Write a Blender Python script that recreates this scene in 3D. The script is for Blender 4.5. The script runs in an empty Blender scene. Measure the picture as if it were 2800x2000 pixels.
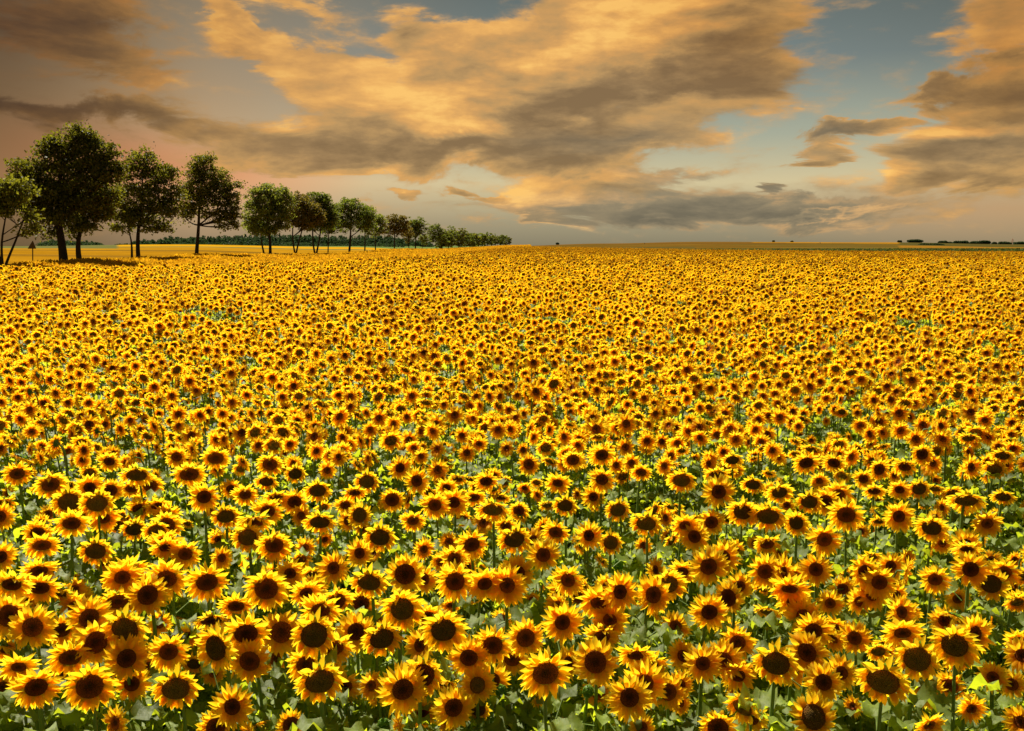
import bpy, math, random
import numpy as np
from mathutils import Vector, Matrix
R = math.radians
S = bpy.context.scene
rng = np.random.default_rng(7)
random.seed(7)

# ---------------------------------------------------------------- camera
F = 2400.0                       # focal length in pixels of the 2800 px wide photograph
CAMZ = 4.3
PITCH = math.atan(328 / F)
cam_d = bpy.data.cameras.new("camera")
cam_d.sensor_width = 36.0
cam_d.lens = 36.0 * F / 2800.0
cam_d.clip_start = 0.1
cam_d.clip_end = 20000
cam = bpy.data.objects.new("camera", cam_d)
S.collection.objects.link(cam)
cam.location = (0, 0, CAMZ)
cam.rotation_euler = (math.pi / 2 - PITCH, 0, 0)
S.camera = cam

def ray(px, py):
    u = (px - 1400) / F; v = (1000 - py) / F
    c, s = math.cos(PITCH), math.sin(PITCH)
    return Vector((u, c + v * s, v * c - s))

def at(px, py, Y):
    """world point seen at a pixel of the photograph, Y metres ahead"""
    r = ray(px, py)
    return Vector((0, 0, CAMZ)) + r * (Y / r.y)

def project(x, y, z):
    c, s = math.cos(PITCH), math.sin(PITCH)
    dz = z - CAMZ
    dep = y * c - dz * s
    up = y * s + dz * c
    return 1400 + F * x / dep, 1000 - F * up / dep

def lin(r, g, b):
    f = lambda c: (c / 255 / 12.92) if c / 255 <= .04045 else ((c / 255 + .055) / 1.055) ** 2.4
    return (f(r), f(g), f(b), 1)

# ---------------------------------------------------------------- sun, exposure
SUN_EL, SUN_AZ = 52.0, -34.0      # azimuth measured from straight ahead (+Y), negative = to the left
sd = Vector((math.sin(R(SUN_AZ)) * math.cos(R(SUN_EL)), math.cos(R(SUN_AZ)) * math.cos(R(SUN_EL)), math.sin(R(SUN_EL))))
sun_d = bpy.data.lights.new("sun", 'SUN')
sun_d.energy = 5.0
sun_d.angle = R(0.6)
sun_d.color = (1.0, 0.93, 0.78)
sun = bpy.data.objects.new("sun", sun_d)
S.collection.objects.link(sun)
sun.rotation_euler = (-sd).to_track_quat('-Z', 'Y').to_euler()
S.view_settings.view_transform = 'Standard'
S.view_settings.look = 'None'
S.view_settings.exposure = 1.0
S.view_settings.gamma = 1.0

# ---------------------------------------------------------------- world: sky with clouds placed by direction
class NT:
    def __init__(s, t): s.t = t
    def n(s, typ, **kw):
        nd = s.t.nodes.new(typ)
        for k, v in kw.items(): setattr(nd, k, v)
        return nd
    def l(s, a, b): s.t.links.new(a, b)
    def put(s, sock, v):
        if isinstance(v, bpy.types.NodeSocket): s.l(v, sock)
        else: sock.default_value = v
    def math(s, op, a, b=None, c=None, clamp=False):
        nd = s.n('ShaderNodeMath', operation=op, use_clamp=clamp)
        s.put(nd.inputs[0], a)
        if b is not None: s.put(nd.inputs[1], b)
        if c is not None: s.put(nd.inputs[2], c)
        return nd.outputs[0]
    def vm(s, op, a, b=None):
        nd = s.n('ShaderNodeVectorMath', operation=op)
        s.put(nd.inputs[0], a)
        if b is not None: s.put(nd.inputs[1], b)
        return nd.outputs[0]
    def mr(s, v, a, b, c=0.0, d=1.0, smooth=True):
        nd = s.n('ShaderNodeMapRange', interpolation_type='SMOOTHSTEP' if smooth else 'LINEAR')
        for i, x in enumerate((v, a, b, c, d)): s.put(nd.inputs[i], x)
        return nd.outputs[0]
    def mix(s, f, a, b, mode='MIX'):
        nd = s.n('ShaderNodeMix', data_type='RGBA', blend_type=mode)
        s.put(nd.inputs[0], f); s.put(nd.inputs[6], a); s.put(nd.inputs[7], b)
        return nd.outputs[2]
    def noise(s, vec, scale, detail=4, rough=.55, **kw):
        nd = s.n('ShaderNodeTexNoise')
        if vec is not None: s.l(vec, nd.inputs['Vector'])
        nd.inputs['Scale'].default_value = scale
        nd.inputs['Detail'].default_value = detail
        nd.inputs['Roughness'].default_value = rough
        return nd
    def ramp(s, f, stops):
        nd = s.n('ShaderNodeValToRGB')
        e = nd.color_ramp.elements
        while len(e) < len(stops): e.new(.5)
        for i, (p, c) in enumerate(stops):
            e[i].position = p; e[i].color = c
        s.put(nd.inputs[0], f)
        return nd.outputs[0]

world = bpy.data.worlds.new("World")
S.world = world
world.use_nodes = True
T = NT(world.node_tree)
world.node_tree.nodes.clear()
tc = T.n('ShaderNodeTexCoord').outputs['Generated']
sep = T.n('ShaderNodeSeparateXYZ'); T.l(tc, sep.inputs[0])
AZ = T.math('ARCTAN2', sep.outputs[0], sep.outputs[1])
EL = T.math('ARCSINE', sep.outputs[2])
comb = T.n('ShaderNodeCombineXYZ'); T.l(AZ, comb.inputs[0]); T.l(EL, comb.inputs[1])
P0 = comb.outputs[0]
# warp for ragged cloud edges
stretch = T.vm('MULTIPLY', P0, (1.0, 2.9, 1.0))
wn = T.noise(stretch, 8.0, 9, .60); wn.inputs['Distortion'].default_value = .6
w1 = T.vm('SUBTRACT', wn.outputs['Color'], (.5, .5, .5))
w1 = T.vm('MULTIPLY', w1, (.16, .085, 0))
P = T.vm('ADD', P0, w1)
PL = T.vm('ADD', P0, T.vm('MULTIPLY', w1, (.8, .8, 0)))
fb = T.noise(stretch, 14.0, 10, .60).outputs[0]
fbc = T.math('SUBTRACT', fb, .5)

def aze(px, py):
    r = ray(px, py)
    return math.atan2(r.x, r.y), math.atan2(r.z, math.hypot(r.x, r.y))

def blobs(lst, P=P):
    acc = None
    for (cx, cy, rx, ry, rot, w) in lst:
        a, e = aze(cx, cy)
        m = T.n('ShaderNodeMapping', vector_type='TEXTURE')
        m.inputs['Location'].default_value = (a, e, 0)
        m.inputs['Rotation'].default_value = (0, 0, R(rot))
        m.inputs['Scale'].default_value = (rx / F, ry / F, 1)
        T.l(P, m.inputs['Vector'])
        g = T.n('ShaderNodeTexGradient', gradient_type='SPHERICAL')
        T.l(m.outputs[0], g.inputs[0])
        acc = T.math('MULTIPLY_ADD', g.outputs['Fac'], w, acc if acc is not None else 0.0)
    return acc

COVER = [ # cx, cy, rx, ry, rot, weight
    (190, 70, 380, 130, -8, 1.5), (60, 290, 260, 70, -12, 1.3), (330, 190, 260, 60, -10, .8), (380, 312, 250, 62, 0, 1.4),
    (680, 120, 300, 70, -32, 1.3), (770, 12, 260, 50, -6, 1.3), (620, 60, 130, 40, -40, .9), (1140, 95, 110, 70, 0, 1.2),
    (1280, 130, 180, 100, 0, 1.4), (1250, 270, 560, 190, -10, 1.6), (1560, 150, 460, 230, 18, 1.8), (1850, 60, 480, 170, 10, 1.8),
    (1930, 220, 400, 110, 4, 1.6), (1180, 380, 640, 110, 0, 1.7), (780, 390, 400, 90, 0, 1.15), (1750, 370, 460, 80, 8, 1.5),
    (1500, 430, 240, 45, 0, 1.3), (1010, 470, 290, 38, 0, 1.4), (800, 440, 400, 45, 0, 1.0), (930, 190, 220, 80, -25, 1.1),
    (1560, 530, 330, 85, 0, 1.7), (1780, 470, 340, 45, 3, 1.4), (1900, 575, 520, 75, 0, 1.7), (2200, 585, 500, 40, 0, 1.2), (1300, 585, 340, 40, 0, .8),
    (1255, 521, 65, 18, 0, 2.2), (1350, 543, 75, 20, 0, 2.2), (1080, 540, 90, 24, 0, 2.4),
    (2290, 376, 170, 34, 3, 2.6), (2350, 338, 150, 20, 0, 2.2), (2210, 445, 85, 24, 0, 2.6), (2295, 420, 100, 20, 0, 2.0), (2140, 530, 60, 14, 0, 2.0),
    (2680, 400, 290, 110, 12, 1.7), (2590, 475, 370, 56, 3, 1.7), (2780, 250, 300, 100, 12, 1.8), (2530, 255, 110, 45, 0, 1.5),
    (2760, 50, 170, 130, 30, 1.5), (1960, 60, 330, 170, 0, 1.0), (2790, 150, 60, 30, 0, 1.0), (480, 560, 420, 40, 0, .5), (2750, 540, 420, 60, 0, .8)]
LIGHT = [
    (1730, 55, 330, 120, 15, .75), (1300, 115, 200, 90, 0, .5), (1170, 270, 260, 110, -15, .65), (960, 215, 220, 90, -20, .4),
    (1270, 345, 170, 45, 0, .45), (1480, 200, 240, 90, 30, .35), (680, 120, 280, 70, -32, .45), (770, 12, 220, 50, 0, .3),
    (1440, 530, 170, 60, 0, .6), (1600, 555, 220, 40, 0, .4), (1000, 475, 220, 22, 0, .35), (2380, 480, 170, 40, 0, .6), (2590, 365, 170, 32, 0, .7),
    (2430, 400, 110, 25, 25, .45), (1080, 535, 60, 14, 0, .6), (2050, 375, 120, 28, 20, .55), (2750, 60, 150, 110, 30, .25), (1560, 615, 220, 10, -6, .55), (2250, 585, 300, 9, 3, .5),
    (800, 330, 120, 40, 0, .35), (2770, 610, 120, 14, 0, .5), (1680, 480, 200, 22, 0, .4), (520, 240, 160, 30, -10, .3), (1560, 330, 60, 12, 0, .3)]
SHADE = [
    (1700, 260, 480, 80, 14, .65), (1330, 400, 560, 55, 0, .6), (1000, 420, 420, 40, 0, .45), (2080, 215, 280, 60, 0, .5), (1750, 365, 320, 45, 6, .45),
    (150, 60, 330, 100, -8, .55), (60, 280, 280, 70, -12, .8), (400, 322, 260, 50, 0, .65), (720, 350, 220, 50, 0, .5), (2050, 110, 240, 100, 0, .45),
    (2290, 376, 160, 30, 3, .5), (2210, 445, 80, 20, 0, .4), (2650, 500, 320, 36, 0, .55), (2620, 420, 260, 55, 20, .45), (2780, 260, 240, 60, 0, .5),
    (2600, 250, 150, 60, 0, .3), (1850, 590, 500, 36, 0, .7), (1520, 440, 140, 24, 0, .5), (1880, 490, 200, 30, 0, .35), (-50, 300, 500, 400, 0, .3), (1560, 300, 300, 60, 12, .3)]
TEAL = [(1950, 590, 700, 100, 0, 1.7), (1880, 480, 260, 40, 0, 1.0), (1230, 580, 260, 40, 0, .5), (2290, 380, 180, 50, 0, .5), (1700, 370, 420, 60, 5, .35), (2620, 400, 260, 70, 0, .25)]
cover = blobs(COVER)
cover = T.math('ADD', cover, T.math('SUBTRACT', T.math('MULTIPLY', fbc, 2.0), .30))
mask = T.mr(cover, .18, .74)
# relief: clouds are brighter on the side towards the sun
off = T.vm('ADD', stretch, (-.012, .03, 0))
fb2 = T.noise(off, 14.0, 10, .60).outputs[0]
emb = T.math('SUBTRACT', fb, fb2)
Lf = T.math('MULTIPLY_ADD', blobs(LIGHT, PL), .92, .44)
Lf = T.math('SUBTRACT', Lf, T.math('MULTIPLY', blobs(SHADE, PL), .50))
Lf = T.math('ADD', Lf, T.math('MULTIPLY', emb, 1.0))
Lf = T.math('ADD', Lf, T.math('MULTIPLY', fbc, .12))
edge = T.mr(cover, .45, 1.5, .14, -.10)
Lf = T.math('ADD', Lf, edge)
ccol = T.ramp(Lf, [(0.0, lin(130, 101, 62)), (.22, lin(153, 121, 77)), (.45, lin(186, 146, 89)), (.65, lin(212, 158, 88)), (.85, lin(238, 178, 94)), (1.0, lin(253, 198, 106))])
teal = T.math('MINIMUM', blobs(TEAL), .75)
tealc = T.ramp(Lf, [(0.0, lin(98, 100, 90)), (.45, lin(128, 125, 108)), (.8, lin(200, 165, 120)), (1.0, lin(240, 195, 130))])
ccol = T.mix(teal, ccol, tealc)
brown = blobs([(190, 60, 480, 180, -8, 1.3), (60, 290, 320, 100, -12, 1.0), (2080, 80, 420, 200, 0, 1.1), (2800, 240, 420, 150, 10, 1.3), (2760, 60, 220, 160, 20, .8), (380, 320, 300, 70, 0, .7)], PL)
ccol = T.mix(T.math('MULTIPLY', brown, .9, clamp=True), ccol, T.mix(1.0, ccol, (.86, .73, .46, 1), 'MULTIPLY'))
# clear sky: right part (teal) and left part (warm) vertical ramps; EL 0 .. 0.42 rad -> 0..1
eln = T.mr(EL, -.005, .30, 0, 1, False)
skyR = T.ramp(eln, [(0.0, lin(128, 122, 102)), (.10, lin(160, 150, 122)), (.24, lin(208, 194, 154)), (.40, lin(165, 170, 152)), (.65, lin(118, 130, 130)), (1.0, lin(84, 94, 92))])
skyL = T.ramp(eln, [(0.0, lin(140, 122, 96)), (.10, lin(176, 146, 112)), (.25, lin(220, 180, 134)), (.45, lin(196, 164, 124)), (.7, lin(166, 148, 122)), (1.0, lin(128, 118, 100))])
lr = T.mr(AZ, aze(300, 500)[0], aze(1450, 500)[0])
sky = T.mix(lr, skyL, skyR)
creamR = blobs([(2750, 570, 700, 110, 0, 1.0)], P0)
sky = T.mix(T.math('MULTIPLY', creamR, .8, clamp=True), sky, lin(190, 152, 110))
pink = blobs([(560, 470, 420, 120, 0, 1.3), (180, 420, 300, 130, 0, .8)], P0)
sky = T.mix(T.math('MULTIPLY', pink, .7, clamp=True), sky, lin(222, 148, 100))
thin = T.mr(T.math('ADD', cover, T.math('MULTIPLY', fbc, 1.2)), -.20, .75, 0, .55)
thc = T.ramp(Lf, [(0.1, lin(142, 114, 78)), (.5, lin(186, 148, 100)), (1.0, lin(228, 176, 108))])
sky = T.mix(thin, sky, T.mix(teal, thc, tealc))
col = T.mix(T.math('MULTIPLY', mask, .90), sky, ccol)
# vignette-like darkening of the left edge and top corners, painted into the sky colour
dl = T.mr(AZ, aze(-120, 500)[0], aze(620, 500)[0], .12, 1.0)
dlc = T.mix(dl, (.36, .29, .17, 1), (1, 1, 1, 1))
col = T.mix(1.0, col, dlc, 'MULTIPLY')
corner_dark = blobs([(-100, 40, 900, 520, 0, .75), (2900, -40, 600, 300, 0, .4)], P0)
col = T.mix(T.math('MULTIPLY', corner_dark, 1.0, clamp=True), col, T.mix(1.0, col, (.42, .34, .22, 1), 'MULTIPLY'))
nish = T.n('ShaderNodeTexSky', sky_type='NISHITA')
nish.sun_disc = False
nish.sun_elevation = R(SUN_EL)
nish.sun_rotation = R(SUN_AZ)
col10 = T.vm('MULTIPLY', col, (5.15, 5.05, 4.8))
fin = T.mix(.012, col10, nish.outputs[0])
bg = T.n('ShaderNodeBackground')
T.l(fin, bg.inputs[0]); bg.inputs[1].default_value = 0.1
wo = T.n('ShaderNodeOutputWorld'); T.l(bg.outputs[0], wo.inputs[0])
world.cycles.sampling_method = 'MANUAL'
world.cycles.sample_map_resolution = 512

# ---------------------------------------------------------------- materials
def new_mat(name):
    m = bpy.data.materials.new(name); m.use_nodes = True
    m.node_tree.nodes.clear()
    return m, NT(m.node_tree)

def leafy(name, base, trans, tfac, rough=.5, spec=.4, var=.35, nscale=8, bump=.0, backc=None, attr=None, hv=.0):
    m, t = new_mat(name)
    oi = t.n('ShaderNodeObjectInfo').outputs['Random']
    tcx = t.n('ShaderNodeTexCoord').outputs['Object']
    n = t.noise(tcx, nscale, 3, .6).outputs[0]
    v = t.math('ADD', t.math('MULTIPLY', t.math('SUBTRACT', n, .5), var * 2), t.math('MULTIPLY', t.math('SUBTRACT', oi, .5), var * .8))
    if attr:
        at_ = t.n('ShaderNodeAttribute', attribute_name=attr)
        sp = t.n('ShaderNodeSeparateColor'); t.l(at_.outputs['Color'], sp.inputs[0])
        v = t.math('ADD', v, t.math('MULTIPLY', t.math('SUBTRACT', sp.outputs[1], .5), var * 1.6))
    val = t.math('ADD', v, 1.0)
    hs = t.n('ShaderNodeHueSaturation'); hs.inputs['Color'].default_value = base
    t.l(val, hs.inputs['Value'])
    if hv: t.l(t.math('ADD', t.math('MULTIPLY', t.math('SUBTRACT', oi, .5), hv), .5), hs.inputs['Hue'])
    bsdf = t.n('ShaderNodeBsdfPrincipled')
    t.l(hs.outputs[0], bsdf.inputs['Base Color'])
    bsdf.inputs['Roughness'].default_value = rough
    bsdf.inputs['Specular IOR Level'].default_value = spec
    tr = t.n('ShaderNodeBsdfTranslucent')
    hs2 = t.n('ShaderNodeHueSaturation'); hs2.inputs['Color'].default_value = trans
    t.l(val, hs2.inputs['Value']); t.l(hs2.outputs[0], tr.inputs[0])
    if bump:
        b = t.n('ShaderNodeBump'); b.inputs['Strength'].default_value = bump; b.inputs['Distance'].default_value = .01
        t.l(t.noise(tcx, 45, 3, .6).outputs[0], b.inputs['Height']); t.l(b.outputs[0], bsdf.inputs['Normal'])
    ms = t.n('ShaderNodeMixShader'); ms.inputs[0].default_value = tfac
    t.l(bsdf.outputs[0], ms.inputs[1]); t.l(tr.outputs[0], ms.inputs[2])
    o = t.n('ShaderNodeOutputMaterial'); t.l(ms.outputs[0], o.inputs[0])
    return m

def petal_mat(name="petal_yellow", q=1.0, v=1.0):
    m, t = new_mat(name)
    a = t.n('ShaderNodeAttribute', attribute_name='col')
    sp = t.n('ShaderNodeSeparateColor'); t.l(a.outputs['Color'], sp.inputs[0])
    oi = t.n('ShaderNodeObjectInfo').outputs['Random']
    u = t.math('ADD', sp.outputs[0], t.math('MULTIPLY', t.math('SUBTRACT', sp.outputs[1], .5), .5))
    u = t.math('ADD', u, t.math('MULTIPLY', t.math('SUBTRACT', oi, .5), .35))
    c = t.ramp(u, [(0, (.92, .47, .008, 1)), (.30, (.95, .54, .012, 1)), (.65, (.96, .61, .016, 1)), (1, (.98, .68, .026, 1))])
    c2 = t.ramp(u, [(0, (.97, .53, .006, 1)), (.30, (.99, .59, .009, 1)), (.65, (1, .66, .013, 1)), (1, (1, .73, .024, 1))])
    if q != 1.0:
        c = t.mix(1.0, c, (v, v * q, v, 1), 'MULTIPLY'); c2 = t.mix(1.0, c2, (v, v * q, v, 1), 'MULTIPLY')
    pr = t.n('ShaderNodeBsdfPrincipled'); pr.inputs['Roughness'].default_value = .6; pr.inputs['Specular IOR Level'].default_value = .12
    t.l(c, pr.inputs['Base Color'])
    tr = t.n('ShaderNodeBsdfTranslucent'); t.l(c2, tr.inputs[0])
    ms = t.n('ShaderNodeMixShader'); ms.inputs[0].default_value = .72
    t.l(pr.outputs[0], ms.inputs[1]); t.l(tr.outputs[0], ms.inputs[2])
    o = t.n('ShaderNodeOutputMaterial'); t.l(ms.outputs[0], o.inputs[0])
    return m

def disc_mat(name, stops):
    m, t = new_mat(name)
    a = t.n('ShaderNodeAttribute', attribute_name='col')
    sp = t.n('ShaderNodeSeparateColor'); t.l(a.outputs['Color'], sp.inputs[0])
    tcx = t.n('ShaderNodeTexCoord').outputs['Object']
    nz = t.noise(tcx, 6, 3, .6).outputs[0]
    vo = t.n('ShaderNodeTexVoronoi'); vo.inputs['Scale'].default_value = 26; t.l(tcx, vo.inputs['Vector'])
    oi = t.n('ShaderNodeObjectInfo').outputs['Random']
    u = t.math('ADD', sp.outputs[0], t.math('MULTIPLY', t.math('SUBTRACT', nz, .5), .25))
    c = t.ramp(u, stops)
    k = t.math('ADD', t.math('MULTIPLY', vo.outputs['Distance'], -1.0), 1.25)
    k = t.math('MULTIPLY', k, t.math('ADD', t.math('MULTIPLY', oi, .7), .65))
    kc = t.n('ShaderNodeCombineColor')
    for i in range(3): t.l(k, kc.inputs[i])
    c = t.mix(1.0, c, kc.outputs[0], 'MULTIPLY')
    pr = t.n('ShaderNodeBsdfPrincipled'); pr.inputs['Roughness'].default_value = .9; pr.inputs['Specular IOR Level'].default_value = .1
    t.l(c, pr.inputs['Base Color'])
    b = t.n('ShaderNodeBump'); b.inputs['Strength'].default_value = .8; b.inputs['Distance'].default_value = .02; b.invert = True
    t.l(vo.outputs['Distance'], b.inputs['Height']); t.l(b.outputs[0], pr.inputs['Normal'])
    o = t.n('ShaderNodeOutputMaterial'); t.l(pr.outputs[0], o.inputs[0])
    return m

M_PETAL = petal_mat()
M_AMBER = petal_mat("petal_amber", .76, .60)
M_DYOUNG = disc_mat("disc_red_brown", [(0, (.13, .055, .012, 1)), (.28, (.15, .040, .010, 1)), (.5, (.30, .070, .010, 1)), (.82, (.40, .095, .010, 1)), (1, (.60, .20, .012, 1))])
M_DOLD = disc_mat("disc_olive_brown", [(0, (.20, .115, .022, 1)), (.5, (.23, .125, .022, 1)), (.85, (.26, .11, .018, 1)), (1, (.40, .15, .014, 1))])
M_LEAF = leafy("sunflower_leaf", (.135, .175, .026, 1), (.56, .66, .018, 1), .46, rough=.58, spec=.36, var=.38, nscale=5, bump=.5, attr='col')
M_STEM = leafy("sunflower_stem", (.15, .22, .045, 1), (.30, .40, .05, 1), .15, rough=.55, spec=.3, var=.2)
M_BRACT = leafy("sunflower_bract", (.085, .17, .022, 1), (.28, .46, .03, 1), .3, rough=.55, var=.2)

# ---------------------------------------------------------------- mesh helpers
class MB:
    """collects vertices and faces with a material index and a colour per vertex"""
    def __init__(s): s.v = []; s.f = []; s.m = []; s.c = []; s.n = 0
    def add(s, verts, faces, mi=0, col=None):
        verts = np.asarray(verts, float).reshape(-1, 3)
        s.v.append(verts)
        s.f += [tuple(i + s.n for i in f) for f in faces]
        s.m += [mi] * len(faces)
        if col is None: col = np.full((len(verts), 3), .5)
        s.c.append(np.asarray(col, float).reshape(-1, 3))
        s.n += len(verts)
    def mesh(s, name, mats, smooth=True):
        me = bpy.data.meshes.new(name)
        me.from_pydata(np.concatenate(s.v).tolist(), [], s.f)
        for m in mats: me.materials.append(m)
        me.polygons.foreach_set('material_index', s.m)
        me.polygons.foreach_set('use_smooth', [smooth] * len(s.f))
        ca = me.color_attributes.new('col', 'FLOAT_COLOR', 'POINT')
        c = np.ones((s.n, 4)); c[:, :3] = np.concatenate(s.c)
        ca.data.foreach_set('color', c.ravel())
        me.update()
        return me

def obj(name, me, parent=None, loc=None, mat=None):
    o = bpy.data.objects.new(name, me)
    S.collection.objects.link(o)
    if parent: o.parent = parent
    if loc is not None: o.location = loc
    return o

def tag(o, label=None, cat=None, group=None, kind=None):
    if label: o['label'] = label
    if cat: o['category'] = cat
    if group: o['group'] = group
    if kind: o['kind'] = kind
    return o

def empty(name, loc):
    o = bpy.data.objects.new(name, None); S.collection.objects.link(o)
    o.location = loc; o.empty_display_size = .2
    return o

def tube(mb, pts, radii, n=6, mi=0, col=None):
    pts = np.asarray(pts, float); k = len(pts)
    tan = np.gradient(pts, axis=0); tan /= np.linalg.norm(tan, axis=1)[:, None] + 1e-9
    up = np.array([0.31, 0.95, 0.1])
    V = []
    for i in range(k):
        a = np.cross(tan[i], up)
        if np.linalg.norm(a) < 1e-3: a = np.cross(tan[i], [1, 0, 0])
        a /= np.linalg.norm(a); b = np.cross(tan[i], a)
        th = np.arange(n) * 2 * np.pi / n
        V.append(pts[i] + radii[i] * (np.cos(th)[:, None] * a + np.sin(th)[:, None] * b))
    V = np.concatenate(V)
    f = [(i * n + j, i * n + (j + 1) % n, (i + 1) * n + (j + 1) % n, (i + 1) * n + j) for i in range(k - 1) for j in range(n)]
    mb.add(V, f, mi, None if col is None else np.tile(col, (len(V), 1)))

def grid_faces(a, b, o=0):
    return [(o + i * b + j, o + i * b + j + 1, o + (i + 1) * b + j + 1, o + (i + 1) * b + j) for i in range(a - 1) for j in range(b - 1)]

# ---------------------------------------------------------------- sunflower head pieces (normalised: outer radius 1, facing +Z, +Y up)
def petals_mb(mb, r0, elev, rg, mi=0, old=False):
    down = np.array([0, -math.cos(elev), -math.sin(elev)])
    nodding = elev < -.1
    for layer in range(3):
        n = [21, 21, 15][layer]
        for i in range(n):
            if rg.random() < (.10 if old else .03): continue
            th = 2 * np.pi * (i + layer * .5 + rg.normal(0, .22)) / n
            L = (1.0 - r0 * .92) * [1.0, 1.05, .82][layer] * rg.uniform(.82, 1.14)
            if old: L *= rg.uniform(.8, 1.0)
            w = rg.uniform(.080, .118) * (1.0 if r0 > .42 else 1.1)
            rad = np.array([math.cos(th), math.sin(th), 0]); side0 = np.array([-math.sin(th), math.cos(th), 0])
            a = R([-3, 9, 24][layer] + rg.normal(0, 9)) if not old else R([-4, 8, 26][layer] + rg.normal(0, 15))
            d = rad * math.cos(a) + np.array([0, 0, 1]) * math.sin(a)
            p = rad * r0 * .93 + np.array([0, 0, -.02 + .015 * layer])
            curl = rg.normal(-.06, .14); bend = abs(rg.normal(.10 if not old else .20, .08)) * (1.6 if nodding else 1)
            sidew = rg.normal(0, .09); tw = rg.normal(0, .28)
            K = 5; prof = [.60, .92, 1.0, .86, .52, .04]
            rnd = rg.random()
            V = []; C = []
            for k in range(K + 1):
                t = k / K
                nor = np.cross(d, side0); nor /= np.linalg.norm(nor) + 1e-9
                s_ = side0 * math.cos(tw * t) + nor * math.sin(tw * t)
                ww = w * prof[k]
                V += [p - s_ * ww, p - nor * ww * -.30, p + s_ * ww]
                C += [[t, rnd, 0], [t * .9, rnd, 0], [t, rnd, 0]]
                d = d + np.array([0, 0, curl]) * .5 + down * bend * .5 + side0 * sidew * .5
                d /= np.linalg.norm(d)
                p = p + d * L / K
            mb.add(V, grid_faces(K + 1, 3), mi, C)

def disc_mb(mb, r0, rg, mi=0, old=False):
    nr, na = 8, 26
    V = []; C = []
    for i in range(nr + 1):
        t = i / nr
        for j in range(na):
            th = 2 * np.pi * j / na
            rr = r0 * t * (1 + .03 * math.sin(3 * th + r0 * 9) + .02 * math.sin(5 * th))
            z = (.13 if old else .07) * (1 - t ** 2.6) - (0 if old else .06 * (1 - t) ** 2 * 2) + rg.normal(0, .006)
            if i == nr: z = -.05
            V.append([rr * math.cos(th), rr * math.sin(th), z]); C.append([t, .5, 0])
    f = [(i * na + j, i * na + (j + 1) % na, (i + 1) * na + (j + 1) % na, (i + 1) * na + j) for i in range(nr) for j in range(na)]
    mb.add(V, [tuple(x) for x in f], mi, C)

def bracts_mb(mb, r0, rg, mi=0):
    # green back of the head and the pointed bracts round it
    na = 16; V = []
    prof = [(.16, -.26), (.5, -.20), (.85, -.12), (1.0, -.04)]
    for q, z in prof:
        for j in range(na):
            th = 2 * np.pi * j / na
            V.append([r0 * q * math.cos(th), r0 * q * math.sin(th), z * 1.0])
    f = [(i * na + (j + 1) % na, i * na + j, (i + 1) * na + j, (i + 1) * na + (j + 1) % na) for i in range(3) for j in range(na)]
    mb.add(V, f, mi)
    for i in range(20):
        th = 2 * np.pi * (i + rg.normal(0, .2)) / 20
        rad = np.array([math.cos(th), math.sin(th), 0]); sd_ = np.array([-math.sin(th), math.cos(th), 0])
        a = R(rg.normal(-8, 16)); L = rg.uniform(.22, .38)
        p = rad * r0 * .86 + np.array([0, 0, -.10]); w = .075
        V = []
        for k, q in enumerate((.9, 1.0, .6, .05)):
            pp = p + (rad * math.cos(a) + np.array([0, 0, math.sin(a)])) * L * k / 3
            V += [pp - sd_ * w * q, pp + sd_ * w * q]
        mb.add(V, grid_faces(4, 2), mi)

def leaf_mb(mb, base, az, size, elev, droop, rg, mi=0, pet=.10):
    """heart-shaped drooping leaf with a petiole"""
    d = np.array([math.cos(az) * math.cos(elev), math.sin(az) * math.cos(elev), math.sin(elev)])
    side = np.array([-math.sin(az), math.cos(az), 0])
    pts = [base, base + d * pet * .5, base + d * pet]
    tube(mb, pts, [.006, .005, .004], 3, mi + 1)
    p = pts[-1]
    K = 7; prof = [.25, .86, 1.0, .93, .76, .52, .26, .02]
    rnd = rg.random(); fold = rg.uniform(.08, .42); W = size * rg.uniform(.31, .42); wav = rg.uniform(0, 6.3)
    roll = rg.normal(0, .25)
    V = []; C = []
    for k in range(K + 1):
        nor = np.cross(d, side); nor = nor / (np.linalg.norm(nor) + 1e-9)
        nor = nor * (1 if nor[2] > 0 else -1)
        sr = side * math.cos(roll) + nor * math.sin(roll)
        w = W * prof[k]
        back = d * (-.12 * size if k == 1 else 0)
        for q in (-1, -.5, 0, .5, 1):
            V.append(p + sr * w * q + nor * (fold * abs(q) * w + (.034 * size / .2) * math.sin(wav + k * 1.9 + q * 2.4) * abs(q)) + back * abs(q))
            C.append([abs(q), rnd, k / K])
        d = d + np.array([0, 0, -1]) * droop / K + side * rg.normal(0, .03)
        d /= np.linalg.norm(d)
        p = p + d * size / K
    mb.add(V, grid_faces(K + 1, 5), mi, C)

def leaves_mb(mb, H, rg, n=11, mi=0, hi=.93, big=1.0, lo=.12):
    """leaves round a stem of height H"""
    for i in range(n):
        t = lo + (hi - lo) * (i + rg.uniform(-.3, .3)) / n
        az = i * 2.399 + rg.normal(0, .4)
        sz = (.11 + .12 * math.sin(min(1, t * 1.15) * 2.5)) * rg.uniform(.8, 1.2) * big
        leaf_mb(mb, np.array([0, 0, H * t]), az, sz, rg.uniform(.1, .75), rg.uniform(.8, 1.9), rg, mi, pet=rg.uniform(.07, .14))

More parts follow.
